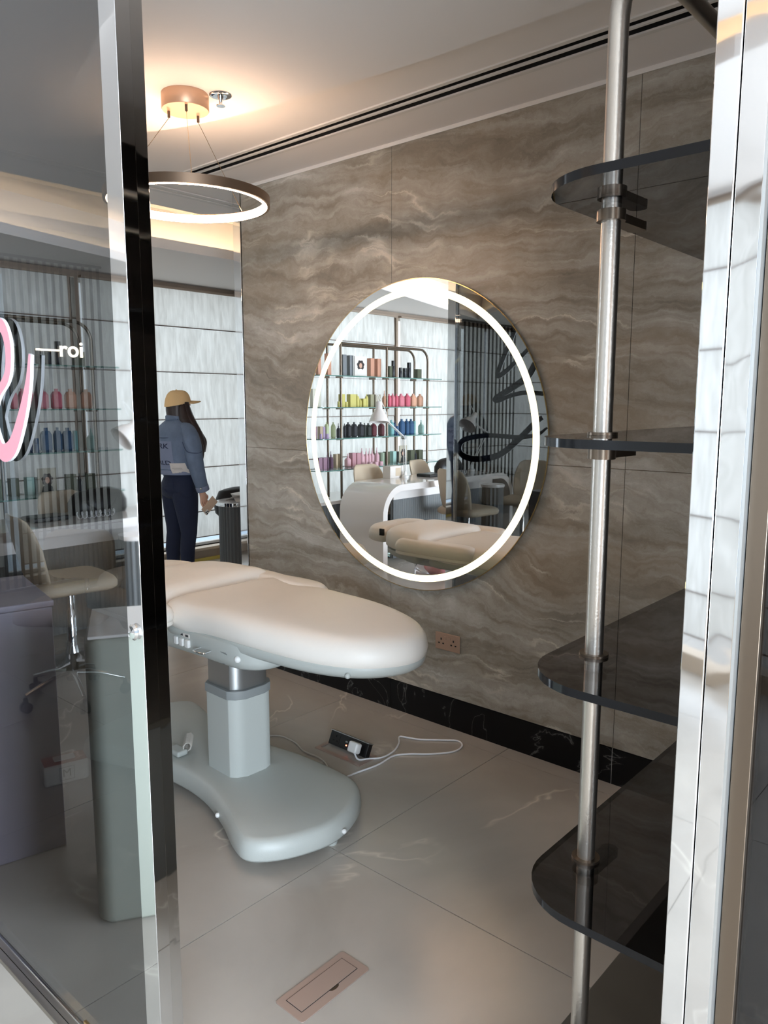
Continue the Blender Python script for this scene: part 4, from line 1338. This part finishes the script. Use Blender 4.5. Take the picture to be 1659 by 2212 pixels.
# ------------------------------------------------------------------ product shelf unit in front of the window
su = thing('product_shelves', 'bronze tube rack with green tinted glass shelves in front of the window blinds', 'shelf', (-.7, 5.55, 0))
SOX, SOY = -.7, 5.55
for yy in (5.45, 5.64):
    zt = 2.08; rb = .13; xr, xl = -1.40, -.02
    pts = [(xr, yy, .54), (xr, yy, zt - rb)] + [(xr + rb - rb * cos(a), yy, zt - rb + rb * sin(a)) for a in [k * pi / 16 for k in range(1, 9)]] + [(-.7, yy, zt)]
    pts += [(xl, yy, zt), (xl, yy, zt - .002), (xl, yy, .54)]
    q = [(p[0] - SOX, p[1] - SOY, p[2]) for p in pts[:-3]]
    tube('pole', q, .0125, M['bronze'], su, 12)
    tube('pole', [(-.7 - SOX, yy - SOY, zt), (xl - SOX, yy - SOY, zt)], .0125, M['bronze'], su, 12)
    for x in (xl, -.71):
        tube('pole', [(x - SOX, yy - SOY, .54), (x - SOX, yy - SOY, zt)], .0125, M['bronze'], su, 12)
for z in (1.765, 1.457, 1.152, .843):
    pts = rounded_rect(-1.60 - SOX, .34 - SOX, 5.37 - SOY, 5.72 - SOY, .06, 5)
    prism('shelf_glass', pts, z - .010, z, None, su, mats=[M['clear'], M['glass_edge']], side=1)
    for yy in (5.45, 5.64):
        for x in (-1.40, -.71, -.02):
            box('clamp', x - SOX - .018, x - SOX + .06, yy - SOY - .014, yy - SOY + .014, z - .022, z - .0105, M['bronze'], su)
lc = thing('window_cabinet', 'long low white topped cabinet with grey fluted front under the product shelves', 'cabinet', (-.7, 5.65, 0))
box('top', -1.25, 1.25, -.26, .31, .50, .535, M['white_gloss'], lc, .003, 1)
mb = MB(); fluted_wall(mb, resample([(-1.22, -.24), (1.22, -.24), (1.22, .29), (-1.22, .29)], .018), 0, .50); mb.build('fluted_body', M['fluted'], lc)

# products: colours, sizes and order as the mirror shows them
PAL = dict(peach=(206, 150, 124), grey=(122, 126, 130), olive=(84, 88, 66), black=(34, 34, 40), beige=(206, 204, 188), yellow=(204, 194, 110), khaki=(150, 146, 116), stone=(176, 168, 150),
           pink=(212, 120, 134), coral=(208, 96, 116), apricot=(220, 166, 138), mauve=(150, 116, 134), lime=(190, 200, 158), lilac=(172, 150, 182), maroon=(90, 30, 40), teal=(120, 172, 172), navy=(34, 52, 86),
           blue=(44, 84, 124), plum=(98, 70, 88), tan=(188, 168, 140), rose=(190, 140, 148), blush=(216, 172, 180), sage=(156, 172, 150), dark=(44, 48, 44), mint=(170, 206, 198))
pm = {}
def pmat(c):
    if c not in pm: pm[c] = principled(c + '_packaging', srgb(*PAL[c]), .4)
    return pm[c]
M2 = 2.737
def mirror_x(cx, y):
    px = 670 + cx / 6.144
    a = YAW + atan((px - 829.5) / (F_PX / cos(PITCH)))
    return 2 * M2 - y * tan(a)
WORD = dict(box='carton', tube='tube', bottle='bottle', pump='spray bottle', jar='jar')
proto = {}
used_labels = {}
ORD = ['first', 'second', 'third', 'fourth', 'fifth', 'sixth', 'seventh', 'eighth', 'ninth', 'tenth', 'eleventh', 'twelfth']
def product(kind, col, cx0, cx1, top, base, y, z, shelf_name):
    xa, xb = mirror_x(cx0, y), mirror_x(cx1, y)
    x = (xa + xb) / 2; w = abs(xa - xb) * .92; h = max(.03, (base - top) * .00086)
    w = min(w, h * 1.2)
    d = min(w, .055)
    key = (kind, col)
    name = {'box': 'carton', 'tube': 'bottle', 'bottle': 'bottle', 'pump': 'spray_bottle', 'jar': 'jar'}[kind]
    o = None
    if kind in ('box',):
        o = MB().box(-w / 2, w / 2, -d / 2, d / 2, 0, h).build(name, pmat(col)); bevel(o, .001, 1)
        o.location = (x, y, z)
    elif kind == 'jar':
        o = MB().lathe([(w * .46, 0), (w * .5, h * .1), (w * .5, h * .62), (w * .44, h * .64)], n=14).build(name, pmat(col), ang=40)
        MB().lathe([(w * .48, h * .65), (w * .49, h), (.002, h)], n=14).build('lid', pmat(col), o, ang=40)
        o.location = (x, y, z)
    elif kind == 'tube':
        o = MB().lathe([(w * .42, 0), (w * .45, .003), (w * .45, h * .66), (w * .43, h * .67)], n=14).build(name, pmat(col), ang=40)
        MB().lathe([(w * .44, h * .675), (w * .44, h), (.002, h)], n=14).build('cap', M['black'] if col in ('black', 'dark') else pmat(col), o, ang=40)
        o.location = (x, y, z)
    else:
        # chamfered rectangular flask with neck and cap, or spray head
        bh = h * (.86 if kind == 'bottle' else .66)
        def rr(k, zz): return [(a * k * w / 2, b * k * d / 2 if kind == 'bottle' else b * k * min(d, w) / 2, zz) for a, b in ((.7, -1), (1, -.6), (1, .6), (.7, 1), (-.7, 1), (-1, .6), (-1, -.6), (-.7, -1))]
        o = MB().loft([rr(.82, 0), rr(1, h * .06), rr(1, bh * .80), rr(.62, bh), rr(.3, bh + .001)]).build(name, pmat(col))
        if kind == 'bottle':
            MB().lathe([(w * .18, bh), (w * .18, h), (.002, h)], n=12).build('cap', pmat(col), o, ang=40)
        else:
            MB().lathe([(w * .20, bh), (w * .18, bh + h * .14), (w * .10, bh + h * .16), (w * .08, h), (.001, h)], n=12).build('spray_head', pmat(col), o, ang=40)
        o.location = (x, y, z)
    k = (col, WORD[kind], shelf_name)
    used_labels.setdefault(k, []).append((x, o))
    return o
rows = [
 ('top glass shelf', 1.765, 465, 5.55, [('box', 'peach', 92, 135, 280), ('box', 'peach', 215, 265, 215), ('box', 'grey', 415, 467, 215), ('box', 'grey', 503, 555, 220), ('box', 'peach', 778, 830, 238), ('box', 'peach', 868, 920, 240),
   ('box', 'olive', 1032, 1072, 320), ('tube', 'black', 1082, 1120, 250), ('tube', 'black', 1178, 1215, 330), ('tube', 'black', 1230, 1276, 335), ('tube', 'black', 1288, 1330, 262), ('box', 'olive', 1396, 1455, 340)]),
 ('second glass shelf', 1.457, 855, 5.55, [('box', 'beige', 15, 60, 650), ('box', 'beige', 78, 125, 655), ('jar', 'yellow', 365, 392, 790), ('box', 'yellow', 396, 445, 705), ('jar', 'yellow', 462, 498, 795), ('box', 'yellow', 506, 590, 705),
   ('bottle', 'yellow', 602, 642, 705), ('bottle', 'yellow', 650, 676, 755), ('box', 'yellow', 682, 728, 755), ('bottle', 'yellow', 734, 762, 705), ('box', 'khaki', 776, 826, 705), ('box', 'stone', 840, 915, 705), ('pump', 'apricot', 966, 1002, 655),
   ('bottle', 'coral', 1028, 1066, 695), ('bottle', 'pink', 1074, 1114, 690), ('bottle', 'coral', 1124, 1160, 695), ('bottle', 'pink', 1168, 1240, 690), ('bottle', 'coral', 1256, 1316, 688), ('bottle', 'apricot', 1334, 1398, 688), ('bottle', 'apricot', 1426, 1488, 690)]),
 ('third glass shelf', 1.152, 325, 5.55, [('box', 'mauve', 50, 78, 190), ('box', 'tan', 108, 150, 190), ('box', 'lilac', 156, 186, 195), ('bottle', 'lime', 194, 236, 140), ('bottle', 'lime', 282, 324, 145), ('pump', 'black', 354, 390, 160),
   ('bottle', 'black', 440, 466, 165), ('bottle', 'black', 474, 528, 150), ('bottle', 'black', 552, 610, 150), ('bottle', 'black', 638, 696, 155), ('bottle', 'dark', 704, 734, 165), ('bottle', 'dark', 742, 798, 170), ('bottle', 'maroon', 810, 868, 160), ('bottle', 'maroon', 914, 972, 160),
   ('bottle', 'teal', 1052, 1100, 135), ('bottle', 'navy', 1106, 1134, 150), ('jar', 'blue', 1140, 1172, 215), ('bottle', 'blue', 1182, 1246, 128), ('bottle', 'blue', 1258, 1302, 128), ('bottle', 'blue', 1308, 1366, 132), ('box', 'teal', 1371, 1392, 160), ('pump', 'mint', 1450, 1498, 145)]),
 ('bottom glass shelf', .843, 705, 5.55, [('box', 'mauve', 84, 136, 570), ('box', 'mauve', 142, 196, 570), ('pump', 'plum', 204, 236, 510), ('pump', 'plum', 246, 290, 505), ('box', 'tan', 312, 350, 540), ('box', 'tan', 368, 408, 540), ('pump', 'blush', 464, 524, 545),
   ('box', 'rose', 530, 586, 540), ('box', 'rose', 592, 648, 545), ('pump', 'blush', 656, 708, 490), ('pump', 'blush', 720, 760, 495), ('pump', 'blush', 766, 798, 495), ('pump', 'blush', 804, 838, 495), ('pump', 'blush', 862, 904, 495),
   ('box', 'sage', 910, 964, 560), ('box', 'olive', 986, 1038, 555), ('box', 'mint', 1078, 1124, 555), ('box', 'grey', 1132, 1162, 560), ('box', 'olive', 1312, 1368, 555), ('pump', 'black', 1374, 1410, 550), ('box', 'olive', 1420, 1480, 560)]),
]
for sname, z, base, y, items in rows:
    for it in items:
        kind, col, a, b, top = it
        product(kind, col, a, b, top, base, y, z + .0003, sname)
for a, b in ((120, 150), (200, 240)):
    product('jar', 'lilac', a, b, 270, 325, 5.44, 1.1523, 'third glass shelf')
for a, b in ((770, 820), (845, 895), (915, 960)):
    product('jar', 'blush', a, b, 655, 705, 5.43, .8433, 'bottom glass shelf')
CN = dict(lilac='lilac', stone='stone grey', coral='coral pink', apricot='apricot', lime='pale green', dark='near black', blush='blush pink')
for (col, word, sn), lst in used_labels.items():
    lst.sort(key=lambda q: -q[0])      # largest x = leftmost as the mirror shows it
    n = len(lst)
    cn = CN.get(col, col)
    for i, (x, o) in enumerate(lst):
        if n == 1: lab = f'only {cn} {word} on the {sn}'
        elif n == 2: lab = f'{cn} {word} on the {sn}, {"left" if i == 0 else "right"} one of two'
        else: lab = f'{cn} {word} on the {sn}, {ORD[i]} such one from the left'
        tag(o, lab, 'bottle' if word in ('bottle', 'spray bottle', 'tube') else ('jar' if word == 'jar' else 'box'), f'{cn} {word}s on the {sn}')
# photo cards
def photo_card(cx0, cx1, z, h, y, label, dark):
    xa, xb = mirror_x(cx0, y), mirror_x(cx1, y)
    t = thing('photo_card', label, 'picture', ((xa + xb) / 2, y, z))
    w = abs(xa - xb)
    box('card', -w / 2, w / 2, -.004, .004, 0, h, M['paper'] if not dark else pmat('stone'), t)
    # head and shoulders print
    hairp = [(w * .30 * cos(a) * (1 + .12 * sin(7 * a)), h * .56 + h * .24 * sin(a) * (1 + .10 * cos(6 * a))) for a in [2 * pi * k / 28 for k in range(28)]]
    def flat(nm, pts, off, m):
        n = len(pts)
        raw(nm, [(x, -.004 - off, zz) for x, zz in pts] + [(x, -.004 - off + .0004, zz) for x, zz in pts], [tuple(range(n)), tuple(range(2 * n - 1, n - 1, -1))] + [(i, (i + 1) % n, n + (i + 1) % n, n + i) for i in range(n)], m, t)
    flat('print_hair', hairp, .0008, M['hair'])
    flat('print_body', [(-w * .34, .004), (w * .34, .004), (w * .26, h * .30), (w * .08, h * .38), (-w * .08, h * .38), (-w * .26, h * .30)], .0012, M['paper'] if not dark else M['black'])
    flat('print_face', [(w * .12 * cos(a), h * .54 + h * .13 * sin(a)) for a in [2 * pi * k / 16 for k in range(16)]], .0016, M['skin'])
photo_card(590, 745, 1.7653, .205, 5.50, 'photo card of a curly haired woman standing on the top glass shelf', False)
photo_card(1180, 1285, .8433, .19, 5.50, 'photo card of a long haired woman in black on the bottom glass shelf', True)

# ------------------------------------------------------------------ long white manicure desk
dk = thing('manicure_desk', 'long white waterfall desk with rounded ends in front of the product shelves', 'desk', (-.72, 4.82, 0))
def waterfall(x0, x1, z1, r, th, y0, y1, parent, mat, ox, oy, name='desk_shell'):
    outer = [(x0, 0.0)] + [(x0 + r - r * cos(a), z1 - r + r * sin(a)) for a in [k * pi / 24 for k in range(13)]] + [(x1 - r + r * sin(a), z1 - r + r * cos(a)) for a in [k * pi / 24 for k in range(13)]] + [(x1, 0.0)]
    ri = r - th
    inner = [(x1 - th, 0.0)] + [(x1 - th - ri + ri * cos(a), z1 - r + ri * sin(a)) for a in [k * pi / 24 for k in range(13)]] + [(x0 + th + ri - ri * sin(a), z1 - r + ri * cos(a)) for a in [k * pi / 24 for k in range(13)]] + [(x0 + th, 0.0)]
    n = len(outer)
    vs = [(x - ox, y - oy, z) for y in (y0, y1) for x, z in outer + inner]
    N2 = 2 * n; fs = []
    inner_rev = list(range(N2 - 1, n - 1, -1))
    for s_ in (0, N2):
        for i in range(n - 1):
            a, b = i, i + 1; c, d = inner_rev[i + 1], inner_rev[i]
            q = (a + s_, b + s_, c + s_, d + s_)
            fs.append(q if s_ else q[::-1])
    for i in range(N2):
        j = (i + 1) % N2
        fs.append((i, j, N2 + j, N2 + i))
    o = raw(name, vs, fs, mat, parent)
    return autosmooth(o, 30)
waterfall(-1.80, .36, .755, .27, .060, 4.55, 5.10, dk, M['white_gloss'], -.72, 4.82)
mb = MB(); fluted_wall(mb, resample([(-.85, -.14), (.80, -.14), (.80, -.10), (-.85, -.10)], .016), .04, .60); mb.build('fluted_panel', M['fluted'], dk)
mb = MB(); mb.box(-.85, .80, -.15, -.04, .60, .693); mb.build('cable_tray', M['white_gloss'], dk)

def desk_lamp(label, base, joint, head, aim, group):
    t = thing('desk_lamp', label, 'lamp', base, 0, group)
    b = Vector(base); j = Vector(joint) - b; h = Vector(head) - b
    MB().lathe([(.002, .0), (.035, .0), (.036, .02), (.02, .03), (.012, .07), (.002, .07)], (0, 0, 0), 20).build('clamp', M['white_plastic'], t, ang=40)
    side = Vector((0, .012, 0))
    for s_ in (-1, 1):
        tube('arm', [side * s_ + Vector((0, 0, .06)), side * s_ + j], .0045, M['white_plastic'], t, 8)
        tube('arm', [side * s_ + j, side * s_ + h], .0045, M['white_plastic'], t, 8)
    MB().lathe([(.002, -.02), (.02, -.02), (.02, .02), (.002, .02)], tuple(j), 14, rot=Matrix.Rotation(pi / 2, 3, 'X')).build('joint', M['alu'], t, ang=40)
    q = Vector((0, 0, -1)).rotation_difference(Vector(aim).normalized()).to_matrix()
    shp = MB().lathe([(.018, .115), (.030, .11), (.033, .05), (.040, .03), (.075, -.02), (.098, -.085), (.094, -.085), (.070, -.02), (.036, .028), (.002, .03)], tuple(h), 28, rot=q)
    shp.build('lamp_shade', M['white_gloss'], t, ang=50)
    tube('cord', catmull([h + Vector((0, 0, .1)), h + Vector((.04, 0, .2)), h + (j - h) * .25 + Vector((0, 0, .09)), h + (j - h) * .3], 6), .003, M['white_plastic'], t, 6)
    return t
desk_lamp('white jointed desk lamp nearer the product shelves on the long desk', (-.42, 4.95, .755), (-.40, 4.95, 1.16), (-.03, 4.95, 1.40), (.12, -.1, -1), 'white desk lamps')
desk_lamp('white jointed desk lamp at the far end of the long desk with tilted shade', (-1.50, 4.90, .755), (-1.78, 4.90, 1.17), (-1.30, 4.78, 1.31), (.9, 0, -.75), 'white desk lamps')
tb = thing('white_box', 'white box standing on the long desk under the lamp', 'box', (-.34, 5.04, .7555))
o = box('box_body', -.10, .10, -.05, .05, 0, .12, M['paper'], tb, .002, 1)
box('front_label', -.06, .02, -.0512, -.0502, .02, .10, M['beige'], tb)
pd = thing('black_pad', 'flat black tablet case lying on the long desk', 'tablet', (-.72, 4.86, .7555))
box('case', -.12, .12, -.09, .09, 0, .028, M['bag_black'], pd, .006, 2)
box('screen', -.105, .105, -.078, .078, .028, .030, M['black'], pd)
bg2 = thing('black_handbag', 'slouched black handbag on the long desk behind the tablet', 'bag', (-1.12, 4.94, .7555))
cushion('bag_body', smooth2([(-.17, -.07), (0, -.10), (.17, -.07), (.2, .03), (0, .09), (-.2, .03)]), [(.01, 0), (0, .02), (0, .08), (.03, .13), (.06, .15)], M['bag_black'], bg2, dome=.02)
tube('strap', catmull([(-.12, -.05, .12), (-.05, -.12, .06), (.05, -.14, .02), (.14, -.08, .10)], 6), .007, M['bag_black'], bg2, 8)
ck = thing('coiled_cords', 'white coiled nail drill cord on the long desk', 'cord', (-.98, 4.70, .7555))
tube('coil', [(-.13 + .0040 * k, .022 * cos(k * .8), .028 + .023 * sin(k * .8)) for k in range(66)], .003, M['cable_white'], ck, 6)

# chairs
def shell_chair(label, loc, rz, group):
    t = thing('pedestal_chair', label, 'chair', loc, rz, group)
    # seat pad: faces local +y (front)
    so = smooth2([(-.22, -.20), (-.235, .0), (-.21, .20), (0, .235), (.21, .20), (.235, 0), (.22, -.20), (0, -.225)])
    cushion('seat', so, [(.02, .44), (.0, .455), (-.002, .48), (.012, .50), (.04, .512)], M['beige'], t, dome=.006)
    rings = []
    for k, (z, yb, w, th) in enumerate(((.50, -.20, .185, .045), (.58, -.225, .20, .045), (.70, -.25, .205, .045), (.80, -.275, .19, .042), (.86, -.29, .165, .036), (.885, -.297, .12, .02))):
        ring = []
        for j in range(24):
            a = 2 * pi * j / 24
            c, s_ = cos(a), sin(a)
            x = w * math.copysign(abs(c) ** .55, c); y = th / 2 * math.copysign(abs(s_) ** .7, s_)
            ring.append((x, yb + y + .055 * (x / .2) ** 2, z))
        rings.append(ring)
    MB().loft(rings).build('backrest', M['beige'], t, smooth=True)
    MB().lathe([(.026, .02), (.026, .30), (.018, .31), (.018, .44)], (0, 0, 0), 20).build('pedestal', M['chrome'], t, ang=40)
    MB().lathe([(.002, 0), (.205, 0), (.207, .004), (.19, .012), (.10, .026), (.04, .05), (.027, .09), (.002, .09)], (0, 0, 0), 40).build('base_disc', M['chrome'], t, ang=40)
    return t
GC = 'beige chairs at the long white desk'
shell_chair('beige pedestal chair at the window side of the desk, left one in the mirror', (-.17, 5.02, 0), pi + .1, GC)
shell_chair('beige pedestal chair at the window side of the desk, right one in the mirror', (-1.05, 5.02, 0), pi - .15, GC)
shell_chair('beige pedestal chair with its back to the mirror at the near side of the desk', (-.56, 4.27, 0), pi / 2 + .15, GC)
shell_chair('beige pedestal chair turned sideways, seen through the dark glass in the mirror', (-1.55, 4.27, 0), -pi / 2 - .1, GC)

# rolling stool beside the bed (seen through the partition)
st = thing('rolling_stool', 'beige stool with low backrest on five chrome legs with castors', 'stool', (1.77, 3.70, 0), radians(-50))
so = smooth2([(-.20, -.17), (-.215, .0), (-.19, .17), (0, .20), (.19, .17), (.215, 0), (.20, -.17), (0, -.19)])
cushion('seat', so, [(.02, .425), (0, .438), (-.002, .475), (.012, .498), (.04, .508)], M['beige'], st, dome=.006)
ro = rounded_rect(-.185, .185, .585, .845, .075, 6)
vs = []; fs = []
n = len(ro)
mbx = MB()
for k, (yy, s_) in enumerate(((.19, .93), (.20, 1.0), (.225, 1.0), (.235, .93))):
    pass
rings = [[(x * s_, yy - .05 * (x / .2) ** 2, .715 + (z - .715) * s_) for x, z in ro] for yy, s_ in ((.185, .92), (.192, .99), (.218, .99), (.226, .92))]
mbx.loft(rings); mbx.build('backrest', M['beige'], st, ang=50)
tube('back_bar', catmull([(0, .05, .43), (0, .20, .44), (0, .235, .52), (0, .232, .66)], 6), .012, M['chrome'], st, 10)
MB().lathe([(.013, .26), (.013, .43), (.05, .432), (.05, .425)], (0, 0, 0), 16).build('gas_lift', M['black'], st, ang=40)
MB().lathe([(.028, .10), (.030, .11), (.028, .30), (.014, .302)], (0, 0, 0), 20).build('column', M['alu'], st, ang=40)
tube('lever', [(0, 0, .41), (-.12, -.02, .405), (-.17, -.03, .39)], .007, M['black'], st, 8)
for k in range(5):
    a = 2 * pi * k / 5 + .3
    lg = MB().tube(catmull([(.02 * cos(a), .02 * sin(a), .135), (.12 * cos(a), .12 * sin(a), .125), (.25 * cos(a), .25 * sin(a), .085)], 5), [.018, .017, .016, .016, .015, .015, .014, .014, .013, .012, .012], 10).build('leg', M['chrome'], st, ang=50)
    c = (.25 * cos(a), .25 * sin(a), 0)
    cs = MB()
    for s_ in (-1, 1):
        off = Vector((-sin(a), cos(a), 0)) * .013 * s_
        cs.lathe([(.002, -.008), (.025, -.008), (.027, 0), (.025, .008), (.002, .008)], (c[0] + off.x, c[1] + off.y, .027), 16, rot=Matrix.Rotation(a, 3, 'Z') @ Matrix.Rotation(pi / 2, 3, 'X'))
    cs.lathe([(.002, .05), (.012, .05), (.010, .078), (.002, .078)], c, 10)
    cs.build('castor', M['black'], lg, ang=40)

# ------------------------------------------------------------------ white counters beside the partition (mirrored in it)
ct = thing('reception_counter', 'cream counter block with rounded corners close to the dark partition', 'counter', (.245, 1.965, 0), radians(30))
o = cushion('counter_body', rounded_rect(-.34, .235, -.15, .18, .05, 6), [(.02, .0), (.0, .02), (0, .84), (.012, .855)], M['counter'], ct)
box('worktop', -.33, .225, -.14, .17, .8555, .866, M['white_gloss'], ct, .003, 1)
c2 = thing('white_cabinet', 'pale lilac white cabinet standing farther along the dark partition', 'cabinet', (.455, 2.66, 0), radians(12))
box('cabinet_body', -.12, .16, -.20, .25, .0, .84, M['lilac'], c2, .004, 2)
box('cabinet_top', -.125, .165, -.205, .255, .841, .862, M['lilac'], c2, .004, 2)
tsu = thing('wipes_pack', 'white and orange pack of wipes lying on the floor behind the partition', 'packet', (1.33, 2.90, 0), radians(-15))
o = box('pack_body', -.085, .085, -.05, .05, 0, .085, M['paper'], tsu, .012, 2)
box('print_band', -.080, .080, -.045, .045, .0852, .0862, M['orange'], tsu)
box('flap', -.04, .04, -.022, .022, .0864, .094, M['paper'], tsu, .003, 1)
text_mesh('M', .045, .0006, M['ink'], 'letter_m', tsu, Matrix.Translation((0, -.0508, .045)) @ Matrix.Rotation(pi / 2, 4, 'X'))
mo_ = MB()
for a, b, c, d in ((-.028, .028, .018, .0195), (-.028, .028, .070, .0715), (-.028, -.0265, .018, .0715), (.0265, .028, .018, .0715)): mo_.box(a, b, -.0512, -.0504, c, d)
mo_.build('letter_frame', M['ink'], tsu)
fd = thing('fluted_side_table', 'small dark fluted drum table with white rim', 'table', (-1.05, 4.32, 0))
mb = MB(); fluted_wall(mb, resample([(.11 * cos(2 * pi * k / 40), .11 * sin(2 * pi * k / 40)) for k in range(40)], .02), 0, .66, .01); mb.build('fluted_body', M['fluted'], fd)
MB().lathe([(.002, .66), (.12, .66), (.122, .675), (.12, .685), (.002, .685)], (0, 0, 0), 32).build('top', M['white_gloss'], fd, ang=40)

# ------------------------------------------------------------------ bag with pink towels on the salon floor
pb = thing('plastic_bag', 'clear plastic bag holding pink towels on the floor beyond the partition', 'bag', (.26, 4.0, 0))
def blob(name, c, r, mat, parent, seed, amp=.18, n=16):
    rnd = random.Random(seed); ph_ = [rnd.uniform(0, 6.28) for _ in range(6)]
    vs = []; fs = []
    for i in range(n + 1):
        th = pi * i / n
        for j in range(2 * n):
            a = 2 * pi * j / (2 * n)
            k = 1 + amp * (.5 * sin(3 * a + ph_[0] + 2 * th) + .35 * sin(7 * a + ph_[1] - 3 * th) + .3 * sin(5 * th + ph_[2] + a))
            z = c[2] + r[2] * k * cos(th)
            vs.append((c[0] + r[0] * k * sin(th) * cos(a), c[1] + r[1] * k * sin(th) * sin(a), max(z, .002)))
    for i in range(n):
        for j in range(2 * n):
            fs.append((i * 2 * n + j, i * 2 * n + (j + 1) % (2 * n), (i + 1) * 2 * n + (j + 1) % (2 * n), (i + 1) * 2 * n + j))
    return raw(name, vs, fs, mat, parent, smooth=True)
blob('towel', (-.03, 0, .09), (.13, .13, .09), M['pink_bag'], pb, 1, .12)
blob('red_cloth', (.0, 0, .18), (.08, .06, .03), M['red_bag'], pb, 2, .2)
blob('bag_film', (0, 0, .11), (.21, .20, .135), M['plastic_bag'], pb, 3, .2)
